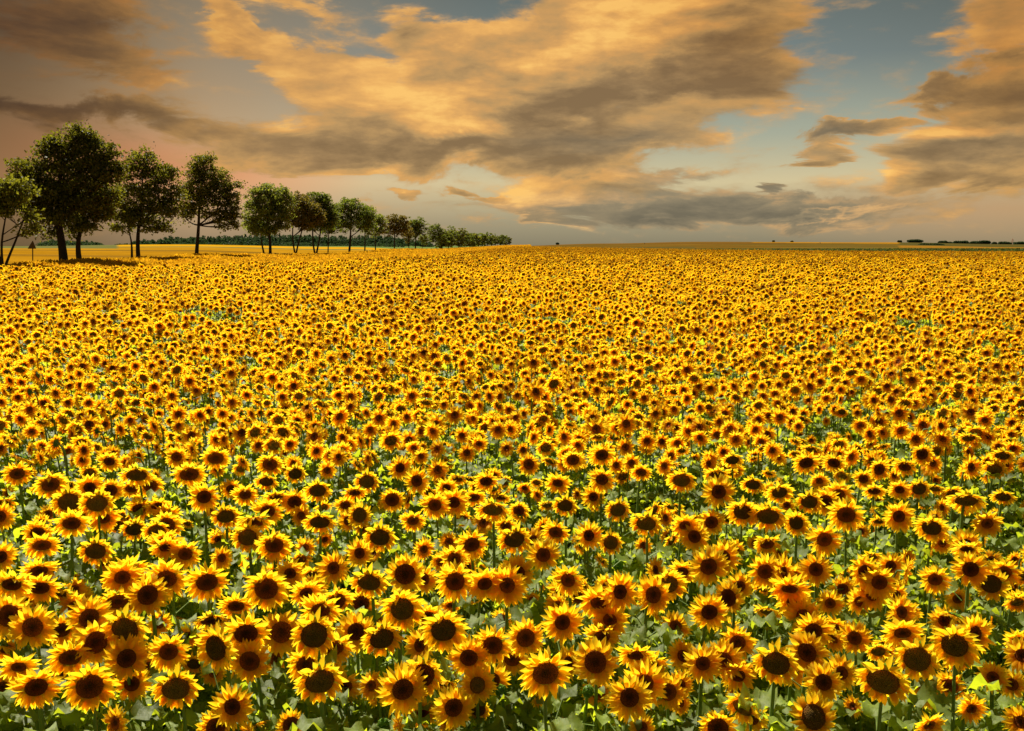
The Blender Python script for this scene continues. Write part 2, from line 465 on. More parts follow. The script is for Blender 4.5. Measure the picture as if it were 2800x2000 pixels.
# ---------------------------------------------------------------- terrain
DR = [0, 10, 20, 35, 60, 80, 110, 150, 220, 300, 400, 600, 1000, 2000, 7000]
ZC = {-600: [0, 0, .1, .45, 1.25, 2.4, 2.8, 3.0, 3.4, 3.8, 4.0, 3.6, 2.2, -2, -30],
      0: [0, 0, .1, .45, 1.2, 2.3, 2.7, 2.9, 3.3, 3.8, 4.0, 3.6, 2.2, -2, -30],
      500: [0, 0, .1, .45, 1.0, 1.7, 2.25, 2.4, 2.9, 3.6, 4.85, 4.3, 4.5, 4, -20],
      950: [0, 0, .1, .45, .9, 1.2, 1.4, 1.5, 1.5, 2.3, 3.6, 3.5, 4.5, 4, -20],
      1200: [0, 0, .1, .45, .85, 1.0, 1.2, 1.4, 1.55, 1.6, 1.4, 2.0, 3.6, 4, -20],
      1390: [0, 0, .1, .4, .8, .95, 1.15, 1.4, 1.75, 2.05, 2.1, 1.9, 3.7, 3, -20],
      1650: [0, 0, .1, .4, .78, .92, 1.1, 1.28, 1.45, 1.7, 2.2, 3.3, 6.6, 5, -20],
      1900: [0, 0, .1, .4, .75, .9, 1.05, 1.2, 1.3, 1.55, 2.3, 4.0, 8.6, 7, -20],
      2400: [0, 0, .1, .4, .7, .8, .95, 1.05, 1.12, 1.35, 2.05, 3.8, 8.0, 6, -20],
      2800: [0, 0, .1, .4, .7, .8, .95, 1.05, 1.12, 1.3, 1.9, 3.0, 5.6, 4, -20],
      3500: [0, 0, .1, .4, .7, .8, .95, 1.05, 1.12, 1.3, 1.9, 3.0, 5.6, 4, -20]}
CX = np.array(sorted(ZC)); ZT = np.array([ZC[k] for k in CX]); LD = np.log(np.array(DR, float) + 8)
def gz(x, y):
    """ground height"""
    x = np.asarray(x, float); y = np.asarray(y, float)
    d = np.hypot(x, y)
    az = np.arctan2(x, np.maximum(y, 1e-6)); az = np.where(y <= 0, np.sign(x) * 1.2, az)
    px = np.clip(1400 + F * np.tan(np.clip(az, -1.2, 1.2)), CX[0], CX[-1])
    v = np.clip(np.log(np.maximum(y, d * .6) + 8), LD[0], LD[-1])
    i = np.clip(np.searchsorted(CX, px) - 1, 0, len(CX) - 2); j = np.clip(np.searchsorted(LD, v) - 1, 0, len(LD) - 2)
    a = (px - CX[i]) / (CX[i + 1] - CX[i]); b = (v - LD[j]) / (LD[j + 1] - LD[j])
    a = a * a * (3 - 2 * a)
    return (ZT[i, j] * (1 - a) + ZT[i + 1, j] * a) * (1 - b) + (ZT[i, j + 1] * (1 - a) + ZT[i + 1, j + 1] * a) * b

def tree_x(Y):   # line of the roadside trees
    return np.interp(Y, [0, 80, 115, 220, 310, 430, 520, 700, 960, 1500], [-43, -43, -42, -41, -41, -36, -31, -22, -5, 40])
def field_x(Y):  # left edge of the sunflowers
    return np.interp(Y, [0, 57, 61, 75, 120, 180, 250, 400, 960], [-45, -40, -25, -15.6, -10, -7, -1, 2, 20])
def field_end(x, Y):
    px = 1400 + F * x / np.maximum(Y, .1)
    return np.interp(px, [1100, 1390, 1650, 1900, 2400, 2800], [420, 380, 300, 245, 215, 205])

def build_terrain():
    az = np.concatenate([np.linspace(-math.pi, -.75, 40)[:-1], np.linspace(-.75, .75, 420), np.linspace(.75, math.pi, 40)[1:]])
    ds = np.concatenate([[.01, 1.5], np.geomspace(3, 7000, 300)])
    A, D = np.meshgrid(az, ds)
    X = D * np.sin(A); Y = D * np.cos(A)
    Z = gz(X, Y)
    rgt = np.random.default_rng(3)
    px = 1400 + F * np.tan(np.clip(A, -1.2, 1.2))
    C = np.zeros(A.shape + (3,))
    C[:] = (.075, .070, .022)                                  # weedy soil under the sunflowers
    def setc(mask, c): C[mask] = c
    Yp = np.maximum(Y, .1)
    left = (X < field_x(Yp)) & (Y > -500)
    setc(left, (.27, .125, .006))   # ripe grain
    setc(left & (X < tree_x(Yp) + 4), (.16, .13, .02))          # verge
    setc(left & (X < tree_x(Yp) - 5), (.24, .115, .005))
    bl = left & (X < tree_x(Yp) - 5)
    setc(bl & (D > 150) & (D < 170), (.17, .085, .008))
    setc(bl & (D > 230) & (D < 255), (.15, .078, .008))
    setc(bl & (D > 255), (.26, .13, .006))
    setc(bl & (D > 330) & (D < 350), (.10, .10, .03))
    setc(bl & (D > 350), (.36, .19, .007))
    setc(bl & (D > 460), (.09, .13, .035))
    setc(bl & (px < 330) & (D > 290), (.10, .10, .03))
    end = field_end(X, Yp)
    rt = (~left) & (D > end) & (Y > 0)
    setc(rt, (.17, .072, .008))
    q = rt & (px > 1390)
    s = px * .00035
    setc(q & (D > 430), (.10, .062, .010))
    setc(q & (D > 520 + 60 * np.sin(px * .006)), (.10, .055, .008))
    setc(q & (D > 640 + 90 * np.sin(px * .004 + 1)), (.085, .055, .010))
    setc(q & (D > 760 + 60 * np.sin(px * .008 + 2)), (.095, .048, .008))
    setc(q & (px > 2050) & (px < 2480) & (D > 890 - (px - 2050) * .12) & (D < 1100), (.22, .105, .007))
    setc(q & (px > 1390) & (px < 2050) & (D > 900), (.12, .062, .010))
    setc(q & (px > 2450) & (D > 560), (.18, .085, .009))
    setc(q & (px > 2450) & (D > 700), (.06, .048, .012))
    setc(q & (px < 1900) & (D > 500) & (D < 540), (.05, .05, .016))
    me = bpy.data.meshes.new("ground")
    nr, na = A.shape
    V = np.stack([X, Y, Z], -1).reshape(-1, 3)
    idx = np.arange(nr * na).reshape(nr, na)
    f = np.stack([idx[:-1, :-1], idx[:-1, 1:], idx[1:, 1:], idx[1:, :-1]], -1).reshape(-1, 4)[:, ::-1]
    me.from_pydata(V.tolist(), [], f.tolist())
    ca = me.color_attributes.new('col', 'FLOAT_COLOR', 'POINT')
    c4 = np.ones((nr * na, 4)); c4[:, :3] = C.reshape(-1, 3)
    ca.data.foreach_set('color', c4.ravel())
    me.polygons.foreach_set('use_smooth', [True] * len(f))
    m, t = new_mat("field_ground")
    a = t.n('ShaderNodeAttribute', attribute_name='col').outputs['Color']
    g = t.n('ShaderNodeNewGeometry').outputs['Position']
    n1 = t.noise(g, .035, 6, .65).outputs[0]; n2 = t.noise(g, .6, 5, .7).outputs[0]
    k = t.math('ADD', t.math('MULTIPLY', n1, .9), t.math('MULTIPLY', n2, .7))
    st = t.vm('MULTIPLY', g, (.004, .03, .02))
    n3 = t.noise(st, 3.0, 5, .6).outputs[0]
    k = t.math('ADD', t.math('MULTIPLY_ADD', n3, 1.3, k), -.45)
    kc = t.n('ShaderNodeCombineColor')
    for i in range(3): t.l(k, kc.inputs[i])
    c = t.mix(1.0, a, kc.outputs[0], 'MULTIPLY')
    pr = t.n('ShaderNodeBsdfDiffuse')
    t.l(c, pr.inputs[0])
    b = t.n('ShaderNodeBump'); b.inputs['Strength'].default_value = .6; b.inputs['Distance'].default_value = .3
    t.l(n2, b.inputs['Height']); t.l(b.outputs[0], pr.inputs['Normal'])
    o = t.n('ShaderNodeOutputMaterial'); t.l(pr.outputs[0], o.inputs[0])
    me.materials.append(m)
    tag(obj("ground", me), kind='structure')
build_terrain()

# ---------------------------------------------------------------- trees
M_BARK = leafy("bark", (.035, .024, .016, 1), (0, 0, 0, 1), 0.0, rough=.95, spec=.1, var=.5, nscale=3)
GREEN = dict(
    maple=leafy("foliage_maple", (.090, .098, .016, 1), (.27, .26, .016, 1), .40, rough=.6, spec=.2, var=.5, nscale=.7, attr='col'),
    fresh=leafy("foliage_fresh", (.085, .108, .018, 1), (.22, .27, .018, 1), .42, rough=.6, spec=.2, var=.45, nscale=.6, attr='col'),
    brown=leafy("foliage_brown", (.105, .088, .018, 1), (.27, .21, .022, 1), .38, rough=.65, spec=.15, var=.5, nscale=.7, attr='col'),
    olive=leafy("foliage_olive", (.092, .112, .024, 1), (.28, .31, .032, 1), .40, rough=.6, spec=.2, var=.45, nscale=.7, attr='col'),
    far=leafy("foliage_far", (.032, .056, .022, 1), (.06, .10, .03, 1), .25, rough=.8, spec=.1, var=.5, nscale=.05, attr='col'))

def leaf_quads(mb, centers, size, rg, mi=0, flat=.0):
    n = len(centers)
    nor = rg.normal(size=(n, 3)); nor[:, 2] += flat; nor /= np.linalg.norm(nor, axis=1)[:, None]
    a = np.cross(nor, rg.normal(size=(n, 3))); a /= np.linalg.norm(a, axis=1)[:, None]; b = np.cross(nor, a)
    s = size * rg.uniform(.6, 1.3, n)[:, None]
    w = rg.uniform(.45, .8, n)[:, None]
    V = np.stack([centers - a * s, centers + b * s * w + nor * s * .2, centers + a * s, centers - b * s * w + nor * s * .2], 1).reshape(-1, 3)
    f = [(4 * i, 4 * i + 1, 4 * i + 2, 4 * i + 3) for i in range(n)]
    c = np.repeat(np.stack([np.full(n, .5), rg.random(n), np.full(n, .5)], 1), 4, 0)
    mb.add(V, f, mi, c)

def roadside_tree(base_px, D, lobes, style, label, tr=.26, density=1.0, leaf=.17, split=.42, lean=0.0, seed=0, group='trees in the long row along the road', per=30, maxc=320, stems=1):
    rg = np.random.default_rng(seed + 100)
    bp = at(base_px[0], base_px[1], D)
    x0, y0 = bp.x, D
    z0 = float(gz(x0, y0))
    root = empty('roadside_tree', (x0, y0, z0))
    tag(root, label, 'tree', group)
    O = np.array([x0, y0, z0])
    L = []
    for (cx, cy, rx, ry) in lobes:
        c = np.array(at(cx, cy, D)) - O
        kx, ky = (1.22, 1.12) if D > 240 else (1.14, 1.08) if D > 140 else (1.06, .98)
        r = np.array([rx * kx, max(rx, ry) * .8, ry * ky]) * D / F
        c[1] += rg.normal(0, r[1] * .25)
        L.append((c, r))
    top = max(c[2] + r[2] for c, r in L)
    tk = MB(); cr = MB()
    # trunk(s)
    H = top * .80
    ctr = np.mean([c for c, r in L], axis=0)
    trunk_top = None; nodes = []
    for st in range(stems):
        ang = rg.uniform(0, 6.28)
        spread = 0 if stems == 1 else (.10 * top)
        sx = lean + (0 if stems == 1 else (st - (stems - 1) / 2) * 2 * .13)
        ts = np.linspace(0, 1, 12)
        P_ = np.stack([ts * (ctr[0] * .8) * .9 * ts + sx * top * ts * .8, ts * rg.normal(0, .3), ts * H - .3], 1)
        P_[:, 0] += .10 * np.sin(ts * 7 + st * 2 + seed) * (tr / .26); P_[:, 1] += .08 * np.sin(ts * 5 + seed)
        rad = tr / math.sqrt(stems) * (1 - ts * .88) ** .8; rad[0] *= 1.45; rad[1] *= 1.05
        tube(tk, P_, rad, 9)
        nodes.append((P_, rad))
    tips = []
    vol = sum(r[0] * r[2] for c, r in L)
    for (c, r) in L:
        P_, rad = nodes[rg.integers(len(nodes))]
        # limb from the trunk to the lobe
        k = int(np.clip(np.searchsorted(P_[:, 2], max(top * split * .7, c[2] - abs(c[0] - np.interp(c[2], P_[:, 2], P_[:, 0])) * .9 - r[2] * .5)), 2, 10))
        s = P_[k]; mid = (s + c) / 2 + np.array([0, 0, -.08 * np.linalg.norm(c - s)]) + rg.normal(0, .15, 3)
        r_ = rad[k] * .6
        tt = np.linspace(0, 1, 7)[:, None]
        B = (1 - tt) ** 2 * s + 2 * tt * (1 - tt) * mid + tt ** 2 * c
        tube(tk, B, r_ * (1 - tt[:, 0] * .7), 6)
        nc = int(np.clip(density * maxc * 1.25 * (r[0] * r[2]) / vol, 5, maxc * 1.3))
        u = rg.normal(size=(nc, 3)); u /= np.linalg.norm(u, axis=1)[:, None]
        cc = c + u * r * (rg.random(nc)[:, None] ** .42) * rg.uniform(.85, 1.06, (nc, 1))
        for q in range(min(nc, 26)):
            e = cc[q]; s2 = B[rg.integers(2, 7)]
            m2 = (s2 + e) / 2 + rg.normal(0, .12, 3)
            t3 = np.linspace(0, 1, 4)[:, None]
            tube(tk, (1 - t3) ** 2 * s2 + 2 * t3 * (1 - t3) * m2 + t3 ** 2 * e, r_ * np.array([.30, .22, .15, .07]) + .008, 4)
        tips.append(cc)
    tips = np.concatenate(tips)
    n = int(per)
    cs = .50 * (1 + rg.normal(0, .2, len(tips)).clip(-.4, .6))
    P3 = np.repeat(tips, n, 0) + rg.normal(size=(len(tips) * n, 3)) * np.repeat(cs, n)[:, None] * np.array([.72, .72, .38])
    leaf_quads(cr, P3, leaf, rg, flat=.6)
    obj('trunk', tk.mesh('trunk', [M_BARK]), root)
    obj('crown', cr.mesh('crown', [GREEN[style]], smooth=False), root)
    return root

TREES = [
 dict(b=(4, 706), D=73, st='maple', tr=.22, dens=.6, stems=3, maxc=220, lobes=[(15, 520, 55, 32), (60, 515, 40, 26), (-30, 540, 60, 60), (40, 550, 40, 24), (10, 575, 34, 20), (85, 590, 22, 18), (95, 622, 16, 10), (70, 650 - 20, 20, 12)],
      l='thin tree with several bare forking stems, cut off by the left edge of the photo'),
 dict(b=(167, 697), D=82, st='maple', tr=.42, dens=1.25, maxc=430, lobes=[(85, 470, 52, 48), (60, 500, 30, 30), (150, 425, 55, 52), (160, 385, 26, 25), (212, 384, 34, 38), (207, 350, 13, 18), (240, 382, 18, 24), (250, 430, 60, 52), (300, 412, 24, 22), (300, 470, 42, 40), (120, 540, 70, 60), (200, 510, 85, 75), (165, 600, 45, 34), (80, 560, 36, 34), (140, 640, 14, 20)],
      l='tallest and widest tree with a thick dark trunk and peaked dense crown'),
 dict(b=(214, 696), D=84, st='maple', tr=.30, dens=.9, stems=1, maxc=200, lobes=[(225, 560, 60, 55), (265, 570, 42, 38), (215, 615, 30, 22), (245, 618, 24, 16), (290, 540, 36, 40), (200, 640, 14, 12)],
      l='lower tree with a forked crooked trunk just behind the tallest tree'),
 dict(b=(379, 699), D=98, st='maple', tr=.26, dens=.95, maxc=340, lobes=[(362, 425, 13, 26), (352, 470, 26, 38), (392, 430, 20, 24), (400, 455, 40, 40), (432, 490, 46, 48), (470, 470, 20, 22), (375, 530, 62, 55), (445, 555, 60, 48), (340, 575, 42, 36), (390, 600, 72, 34), (325, 622, 26, 14), (435, 625, 34, 16), (330, 520, 20, 30), (480, 530, 18, 35)],
      l='round tree with straight slim trunk and a spiky top, between tallest tree and lone tree'),
 dict(b=(363, 699), D=97, st='maple', tr=.16, dens=.4, maxc=45, lean=-.02, lobes=[(345, 608, 30, 20), (370, 595, 26, 22), (330, 625, 14, 10)],
      l='short thin leaning tree touching the trunk of the spiky-topped tree'),
 dict(b=(539, 697), D=114, st='maple', tr=.27, dens=1.0, maxc=330, lobes=[(560, 447, 34, 26), (540, 475, 46, 40), (590, 495, 42, 42), (555, 535, 62, 46), (620, 550, 40, 42), (518, 565, 32, 36), (638, 592, 24, 34), (600, 592, 46, 28), (647, 505, 12, 8), (503, 592, 14, 16), (610, 622, 11, 10), (570, 430, 18, 10), (520, 520, 26, 26)],
      l='lone tree with a heart shaped crown and one bare straight trunk'),
 dict(b=(738, 696), D=147, st='olive', tr=.28, dens=.95, maxc=270, lobes=[(738, 528, 44, 27), (700, 548, 30, 30), (768, 552, 32, 36), (735, 580, 56, 42), (690, 600, 26, 34), (775, 598, 26, 30), (715, 628, 40, 14), (755, 625, 26, 12)],
      l='round olive green tree with a straight trunk, first after the wide gap'),
 dict(b=(721, 696), D=149, st='olive', tr=.20, dens=.5, maxc=50, lobes=[(708, 628, 30, 16), (690, 612, 20, 16), (728, 610, 20, 18)],
      l='slimmer tree standing tight beside the olive green round tree'),
 dict(b=(808, 697), D=165, st='brown', tr=.26, dens=.9, stems=2, maxc=190, lobes=[(812, 545, 26, 18), (840, 568, 34, 28), (800, 580, 24, 38), (850, 600, 32, 26), (822, 610, 30, 20), (870, 590, 16, 22)],
      l='reddish brown tree with a V shaped forked trunk'),
 dict(b=(864, 695), D=178, st='fresh', tr=.30, dens=.95, stems=2, maxc=200, lobes=[(868, 545, 32, 20), (885, 565, 24, 26), (872, 595, 38, 34), (850, 620, 22, 20), (900, 600, 20, 34)],
      l='bright green topped tree with a double trunk behind the brown tree'),
 dict(b=(898, 695), D=192, st='fresh', tr=.16, dens=.7, maxc=80, lobes=[(905, 600, 24, 34), (898, 628, 22, 18)],
      l='small thin trunked tree before the broad domed green tree'),
 dict(b=(956, 695), D=218, st='fresh', tr=.32, dens=1.0, maxc=230, lobes=[(955, 563, 36, 20), (928, 585, 28, 30), (985, 585, 36, 28), (955, 612, 48, 24), (1008, 600, 14, 24)],
      l='broad domed green tree with a spreading vase of limbs'),
 dict(b=(997, 694), D=232, st='fresh', tr=.22, dens=.8, maxc=110, lobes=[(1008, 590, 22, 28), (1000, 622, 26, 22)],
      l='narrow dark green tree tucked against the domed green tree'),
 dict(b=(1026, 694), D=255, st='olive', tr=.2, dens=.65, maxc=90, lobes=[(1036, 604, 18, 18), (1030, 628, 28, 22)],
      l='sparse olive tree with thin pale limbs before the second brown tree'),
 dict(b=(1078, 693), D=290, st='brown', tr=.26, dens=.95, maxc=130, lobes=[(1080, 602, 26, 15), (1075, 625, 30, 22), (1104, 618, 16, 24)],
      l='dark brown rounded tree farther along the row'),
 dict(b=(1119, 692), D=325, st='brown', tr=.2, dens=.8, maxc=60, lobes=[(1114, 635, 15, 24)],
      l='slim brownish tree with twin stems after the dark brown tree'),
 dict(b=(1137, 692), D=335, st='fresh', tr=.3, dens=1.0, maxc=130, lobes=[(1137, 610, 24, 16), (1148, 632, 26, 26), (1125, 628, 18, 24)],
      l='light green tree with a round shoulder, right of the slim brownish tree'),
 dict(b=(1154, 691), D=362, st='fresh', tr=.15, dens=.7, maxc=30, lobes=[(1160, 655, 13, 14)],
      l='little low tree under the shoulder of the light green tree'),
 dict(b=(1192, 691), D=398, st='fresh', tr=.28, dens=1.0, maxc=110, lobes=[(1190, 628, 18, 14), (1200, 645, 24, 22), (1180, 650, 10, 14)],
      l='pale green bushy tree standing where the row begins to blur'),
]
ORD = ['first', 'second', 'third', 'fourth', 'fifth', 'sixth', 'seventh', 'eighth', 'ninth', 'tenth', 'eleventh', 'twelfth', 'thirteenth', 'fourteenth', 'fifteenth', 'sixteenth',
       'seventeenth', 'eighteenth', 'nineteenth', 'twentieth', 'twenty-first', 'twenty-second', 'twenty-third', 'twenty-fourth', 'twenty-fifth']
for i, q in enumerate(TREES):
    roadside_tree(q['b'], q['D'], q['lobes'], q['st'], q['l'], tr=q['tr'], density=q['dens'] * (1.5 if q['D'] > 140 else 1.0), maxc=q['maxc'], stems=q.get('stems', 1), lean=q.get('lean', 0), seed=i,
                  per=34 if q['D'] < 120 else 26 if q['D'] < 240 else 18, leaf=.15 if q['D'] < 120 else .19 if q['D'] < 240 else .27)
FAR = [(1208, 689, 640, 12, 425), (1226, 689, 626, 13, 445), (1236, 688, 620, 16, 470), (1253, 688, 620, 18, 492), (1263, 687, 628, 17, 520), (1275, 686, 637, 12, 550), (1285, 685, 638, 12, 585),
       (1297, 684, 636, 13, 620), (1308, 684, 637, 12, 655), (1320, 683, 636, 12, 690), (1332, 682, 636, 12, 730), (1345, 681, 638, 12, 775), (1356, 680, 638, 11, 820), (1366, 679, 640, 10, 865), (1378, 677, 641, 10, 910), (1389, 676, 646, 8, 960)]
rt_ = np.random.default_rng(5)
for i, (bx, by, ty, hw, D) in enumerate(FAR):
    h = by - ty
    lob = [(bx + rt_.normal(0, 2), ty + h * .22, hw * .95, h * .22), (bx - hw * .35, ty + h * .45, hw * 1.0, h * .30), (bx + hw * .4, ty + h * .45, hw * .95, h * .28), (bx, ty + h * .66, hw * .9, h * .16)]
    n = len(FAR) - 1 - i
    lab = ('outermost tree of the row, where it ends at the horizon' if n == 0 else f'small hazy green tree, {ORD[n]} from the far end of the tree row')
    roadside_tree((bx, by), D, lob, ['fresh', 'olive', 'fresh', 'maple'][i % 4], lab, tr=.26, density=1.0, maxc=110 if D < 600 else 60, per=16, leaf=.36 if D < 600 else .55, seed=300 + i)

# far wood on the low hill: nobody could count it
def far_wood(name, px0, px1, tops, D, base_py, seed, label, depth=60, step=7, leafs=70, size=1.1):
    rg = np.random.default_rng(seed); mb = MB()
    xs = [p[0] for p in tops]; ys = [p[1] for p in tops]
    px = px0
    while px < px1:
        for k in range(3):
            d = D + k * depth / 3 + rg.uniform(-8, 8)
            ty = np.interp(px, xs, ys) + rg.normal(0, 2.0) + (2 - k) * 4.0 + 2.2 * math.sin(px * .021 + k) + 1.2 * math.sin(px * .083 + 2 * k)
            t_ = np.array(at(px + rg.uniform(-4, 4), ty, d)); b_ = np.array(at(px, base_py, d))
            h = max(2.5, t_[2] - b_[2]); w = rg.uniform(5, 15) * D / F
            con = rg.random() < .22
            u = rg.random(leafs)
            rad = w * ((1 - u * .9) if con else np.sqrt(np.clip(1 - (2 * u - 1) ** 2 * .9, 0, 1))) * np.sqrt(rg.random(leafs))
            th = rg.random(leafs) * 6.283
            c = np.stack([t_[0] + rad * np.cos(th), d + rad * np.sin(th), t_[2] - h + h * u], 1)
            leaf_quads(mb, c, size, rg)
        px += step * rg.uniform(.5, 1.6)
    o = obj(name, mb.mesh(name, [GREEN['far']], smooth=False))
    return tag(o, label, 'wood', None, 'stuff')
far_wood('distant_wood', 330, 1180, [(330, 668), (400, 660), (450, 653), (500, 650), (580, 646), (660, 645), (800, 644), (900, 646), (1000, 648), (1100, 652), (1180, 662)], 820, 672, 11,
         'long dark green wood on the low hill behind the tree row')
far_wood('distant_scrub', 470, 1100, [(470, 667), (560, 664), (700, 663), (900, 665), (1100, 668)], 700, 673, 13,
         'paler green scrub along the foot of the dark wood', depth=30, step=9, leafs=40, size=.8)
far_wood('distant_thicket', 108, 284, [(108, 670), (125, 662), (140, 660), (160, 662), (200, 661), (250, 661), (275, 664), (284, 670)], 560, 677, 12,
         'low dark thicket on the horizon behind the tallest tree', depth=30, step=5, leafs=60, size=.8)
# single far trees and bushes on the right-hand hills
def far_bush(px, base, top, hw, D, label, name='distant_tree', cat='tree', seed=0):
    rg = np.random.default_rng(seed + 500)
    b = at(px, base, D); h = (base - top) * D / F; w = hw * D / F
    zg = float(gz(b.x, b.y))
    root = empty(name, (b.x, b.y, zg)); tag(root, label, cat, 'single trees and bushes on the far hills')
    mb = MB(); tk = MB()
    tube(tk, [[0, 0, -.2], [.1, 0, h * .3], [0, .1, h * .6]], [.35, .25, .12], 6)
    n = int(160 + 60 * hw)
    c = []
    for k in range(max(2, int(hw / 3))):
        cx = rg.uniform(-.7, .7) * w; r = np.array([w * rg.uniform(.35, .6), w * .4, h * rg.uniform(.3, .42)])
        u = rg.normal(size=(n // 2, 3)); u /= np.linalg.norm(u, axis=1)[:, None]
        c.append(np.array([cx, 0, (b.z - zg) + h * .52 * rg.uniform(.85, 1.1)]) + u * r * rg.random((n // 2, 1)) ** .4)
    leaf_quads(mb, np.concatenate(c), D * .0011, rg)
    obj('trunk', tk.mesh('trunk', [M_BARK]), root)
    obj('crown', mb.mesh('crown', [GREEN['far']], smooth=False), root)
FB = [(1525, 669, 665, 4, 1000, 'tiny lone bush on the skyline near the far end of the tree row'), (1762, 674, 669, 6, 800, 'dark bush by the thin dark stripe in the hill fields'),
      (2115, 661, 659.5, 2, 1000, 'speck of a bush on the crest of the brown hill'), (2166, 663, 660.5, 5, 1000, 'small wide bush on the crest where the golden field starts'),
      (2242, 672, 667, 8, 800, 'flat dark bush in the fold of the golden and brown fields'), (2460, 663, 658, 5, 1000, 'small round bush before the long flat clump on the hill'),
      (2500, 664, 656, 24, 1000, 'long flat clump of trees on the hill crest'), (2545, 675, 667, 30, 700, 'wide dark bush lying in the hollow below the flat clump'),
      (2578, 670, 659, 13, 1000, 'rounded dark tree at the start of the right-hand tree line'), (2598, 670, 662, 9, 1000, 'smaller rounded tree after the first of the right-hand line'),
      (2628, 671, 659, 18, 1000, 'broad peaked tree in the right-hand distant line'), (2661, 671, 660, 15, 1000, 'medium tree between the two broadest of the distant line'),
      (2692, 671, 658, 18, 1000, 'broadest and highest tree in the right-hand distant line'), (2722, 671, 663, 10, 1000, 'low tree after the highest of the distant line'),
      (2748, 671, 662, 18, 1000, 'wide low tree before the thin mast'), (2790, 671, 662, 20, 1000, 'wide dark tree under and beyond the thin mast')]
for i, f_ in enumerate(FB):
    far_bush(*f_[:5], f_[5], seed=i, name='distant_bush' if 'bush' in f_[5] else 'distant_tree', cat='bush' if 'bush' in f_[5] else 'tree')

# hedge-like strip of tall green crop at the back of the field
def hedge():
    rg = np.random.default_rng(31); mb = MB()
    n = 16000
    px = rg.uniform(1800, 3000, n) ** 1.0
    D = rg.uniform(372, 392, n)
    x = (px - 1400) / F * D
    z = gz(x, D) + rg.uniform(0, 1.0, n) * np.interp(px, [1800, 2300, 2800], [.5, 1.0, 1.3])
    leaf_quads(mb, np.stack([x, D, z], 1), .34, rg)
    m = leafy("hedge_green", (.060, .080, .016, 1), (.13, .16, .02, 1), .3, rough=.7, spec=.1, var=.6, nscale=.3, attr='col')
    tag(obj('crop_strip', mb.mesh('crop_strip', [m], smooth=False)), 'dark green strip of tall crop along the back edge of the sunflowers', 'crop', None, 'stuff')
hedge()

# thin mast
def mast():
    m, t = new_mat("rusty_metal"); pr = t.n('ShaderNodeBsdfPrincipled'); pr.inputs['Base Color'].default_value = (.42, .16, .07, 1); pr.inputs['Roughness'].default_value = .7
    o = t.n('ShaderNodeOutputMaterial'); t.l(pr.outputs[0], o.inputs[0])
    D = 1050; b = at(2768, 668, D); z = float(gz(b.x, D)); h = at(2768, 653, D).z - z
    root = empty('lattice_mast', (b.x, D, z)); tag(root, 'thin reddish mast rising over the distant trees by the right edge', 'mast')
    for sx in (-1, 1):
        for sy in (-1, 1):
            k = MB(); tube(k, [[sx * 1.3, sy * 1.3, 0], [sx * .25, sy * .25, h]], [.14, .08], 5); obj('leg', k.mesh('leg', [m]), root)
    k = MB()
    for i in range(6):
        s = 1.3 - 1.05 * i / 6; zz = h * i / 6; s2 = 1.3 - 1.05 * (i + 1) / 6
        for a, b_ in (((-1, -1), (1, -1)), ((1, -1), (1, 1)), ((1, 1), (-1, 1)), ((-1, 1), (-1, -1))):
            tube(k, [[a[0] * s, a[1] * s, zz], [b_[0] * s2, b_[1] * s2, zz + h / 6]], [.07, .07], 4)
    obj('bracing', k.mesh('bracing', [m]), root)
mast()

# triangular road sign seen from behind
def sign():
    m, t = new_mat("sign_back"); pr = t.n('ShaderNodeBsdfPrincipled'); pr.inputs['Base Color'].default_value = (.08, .04, .022, 1); pr.inputs['Roughness'].default_value = .65
    t.l(t.ramp(t.noise(t.n('ShaderNodeTexCoord').outputs['Object'], 6, 4, .6).outputs[0], [(0, (.05, .024, .014, 1)), (1, (.10, .048, .026, 1))]), pr.inputs['Base Color'])
    o = t.n('ShaderNodeOutputMaterial'); t.l(pr.outputs[0], o.inputs[0])
    D = 77.0; b = at(89, 697, D); z = float(gz(b.x, D)); topz = at(96, 658, D).z - z
    root = empty('road_sign', (b.x, D, z)); tag(root, 'brown triangular road sign seen from behind on a leaning post', 'road sign')
    k = MB(); tube(k, [[-.10, 0, -.2], [.08, 0, topz - .3]], [.045, .045], 8); obj('post', k.mesh('post', [m]), root)
    k = MB(); s = .40; hh = .72
    pts = [(-s + .04, topz - hh), (s, topz - hh), (.14, topz)]
    # rounded corners
    P = []
    for i in range(3):
        a = np.array(pts[i - 1]); c = np.array(pts[i]); e = np.array(pts[(i + 1) % 3])
        for q in (.07, .03, 0, .03, .07):
            pass
        P += [tuple(c + (a - c) * .07), tuple(c + (a + e - 2 * c) * .015), tuple(c + (e - c) * .07)]
    V = [(x, -.055, zz) for x, zz in P] + [(x, -.075, zz) for x, zz in P]; n = len(P)
    k.add(V, [tuple(range(n)), tuple(range(2 * n - 1, n - 1, -1))] + [(i, i + n, (i + 1) % n + n, (i + 1) % n) for i in range(n)])
    obj('sign_plate', k.mesh('sign_plate', [m], smooth=False), root)
sign()

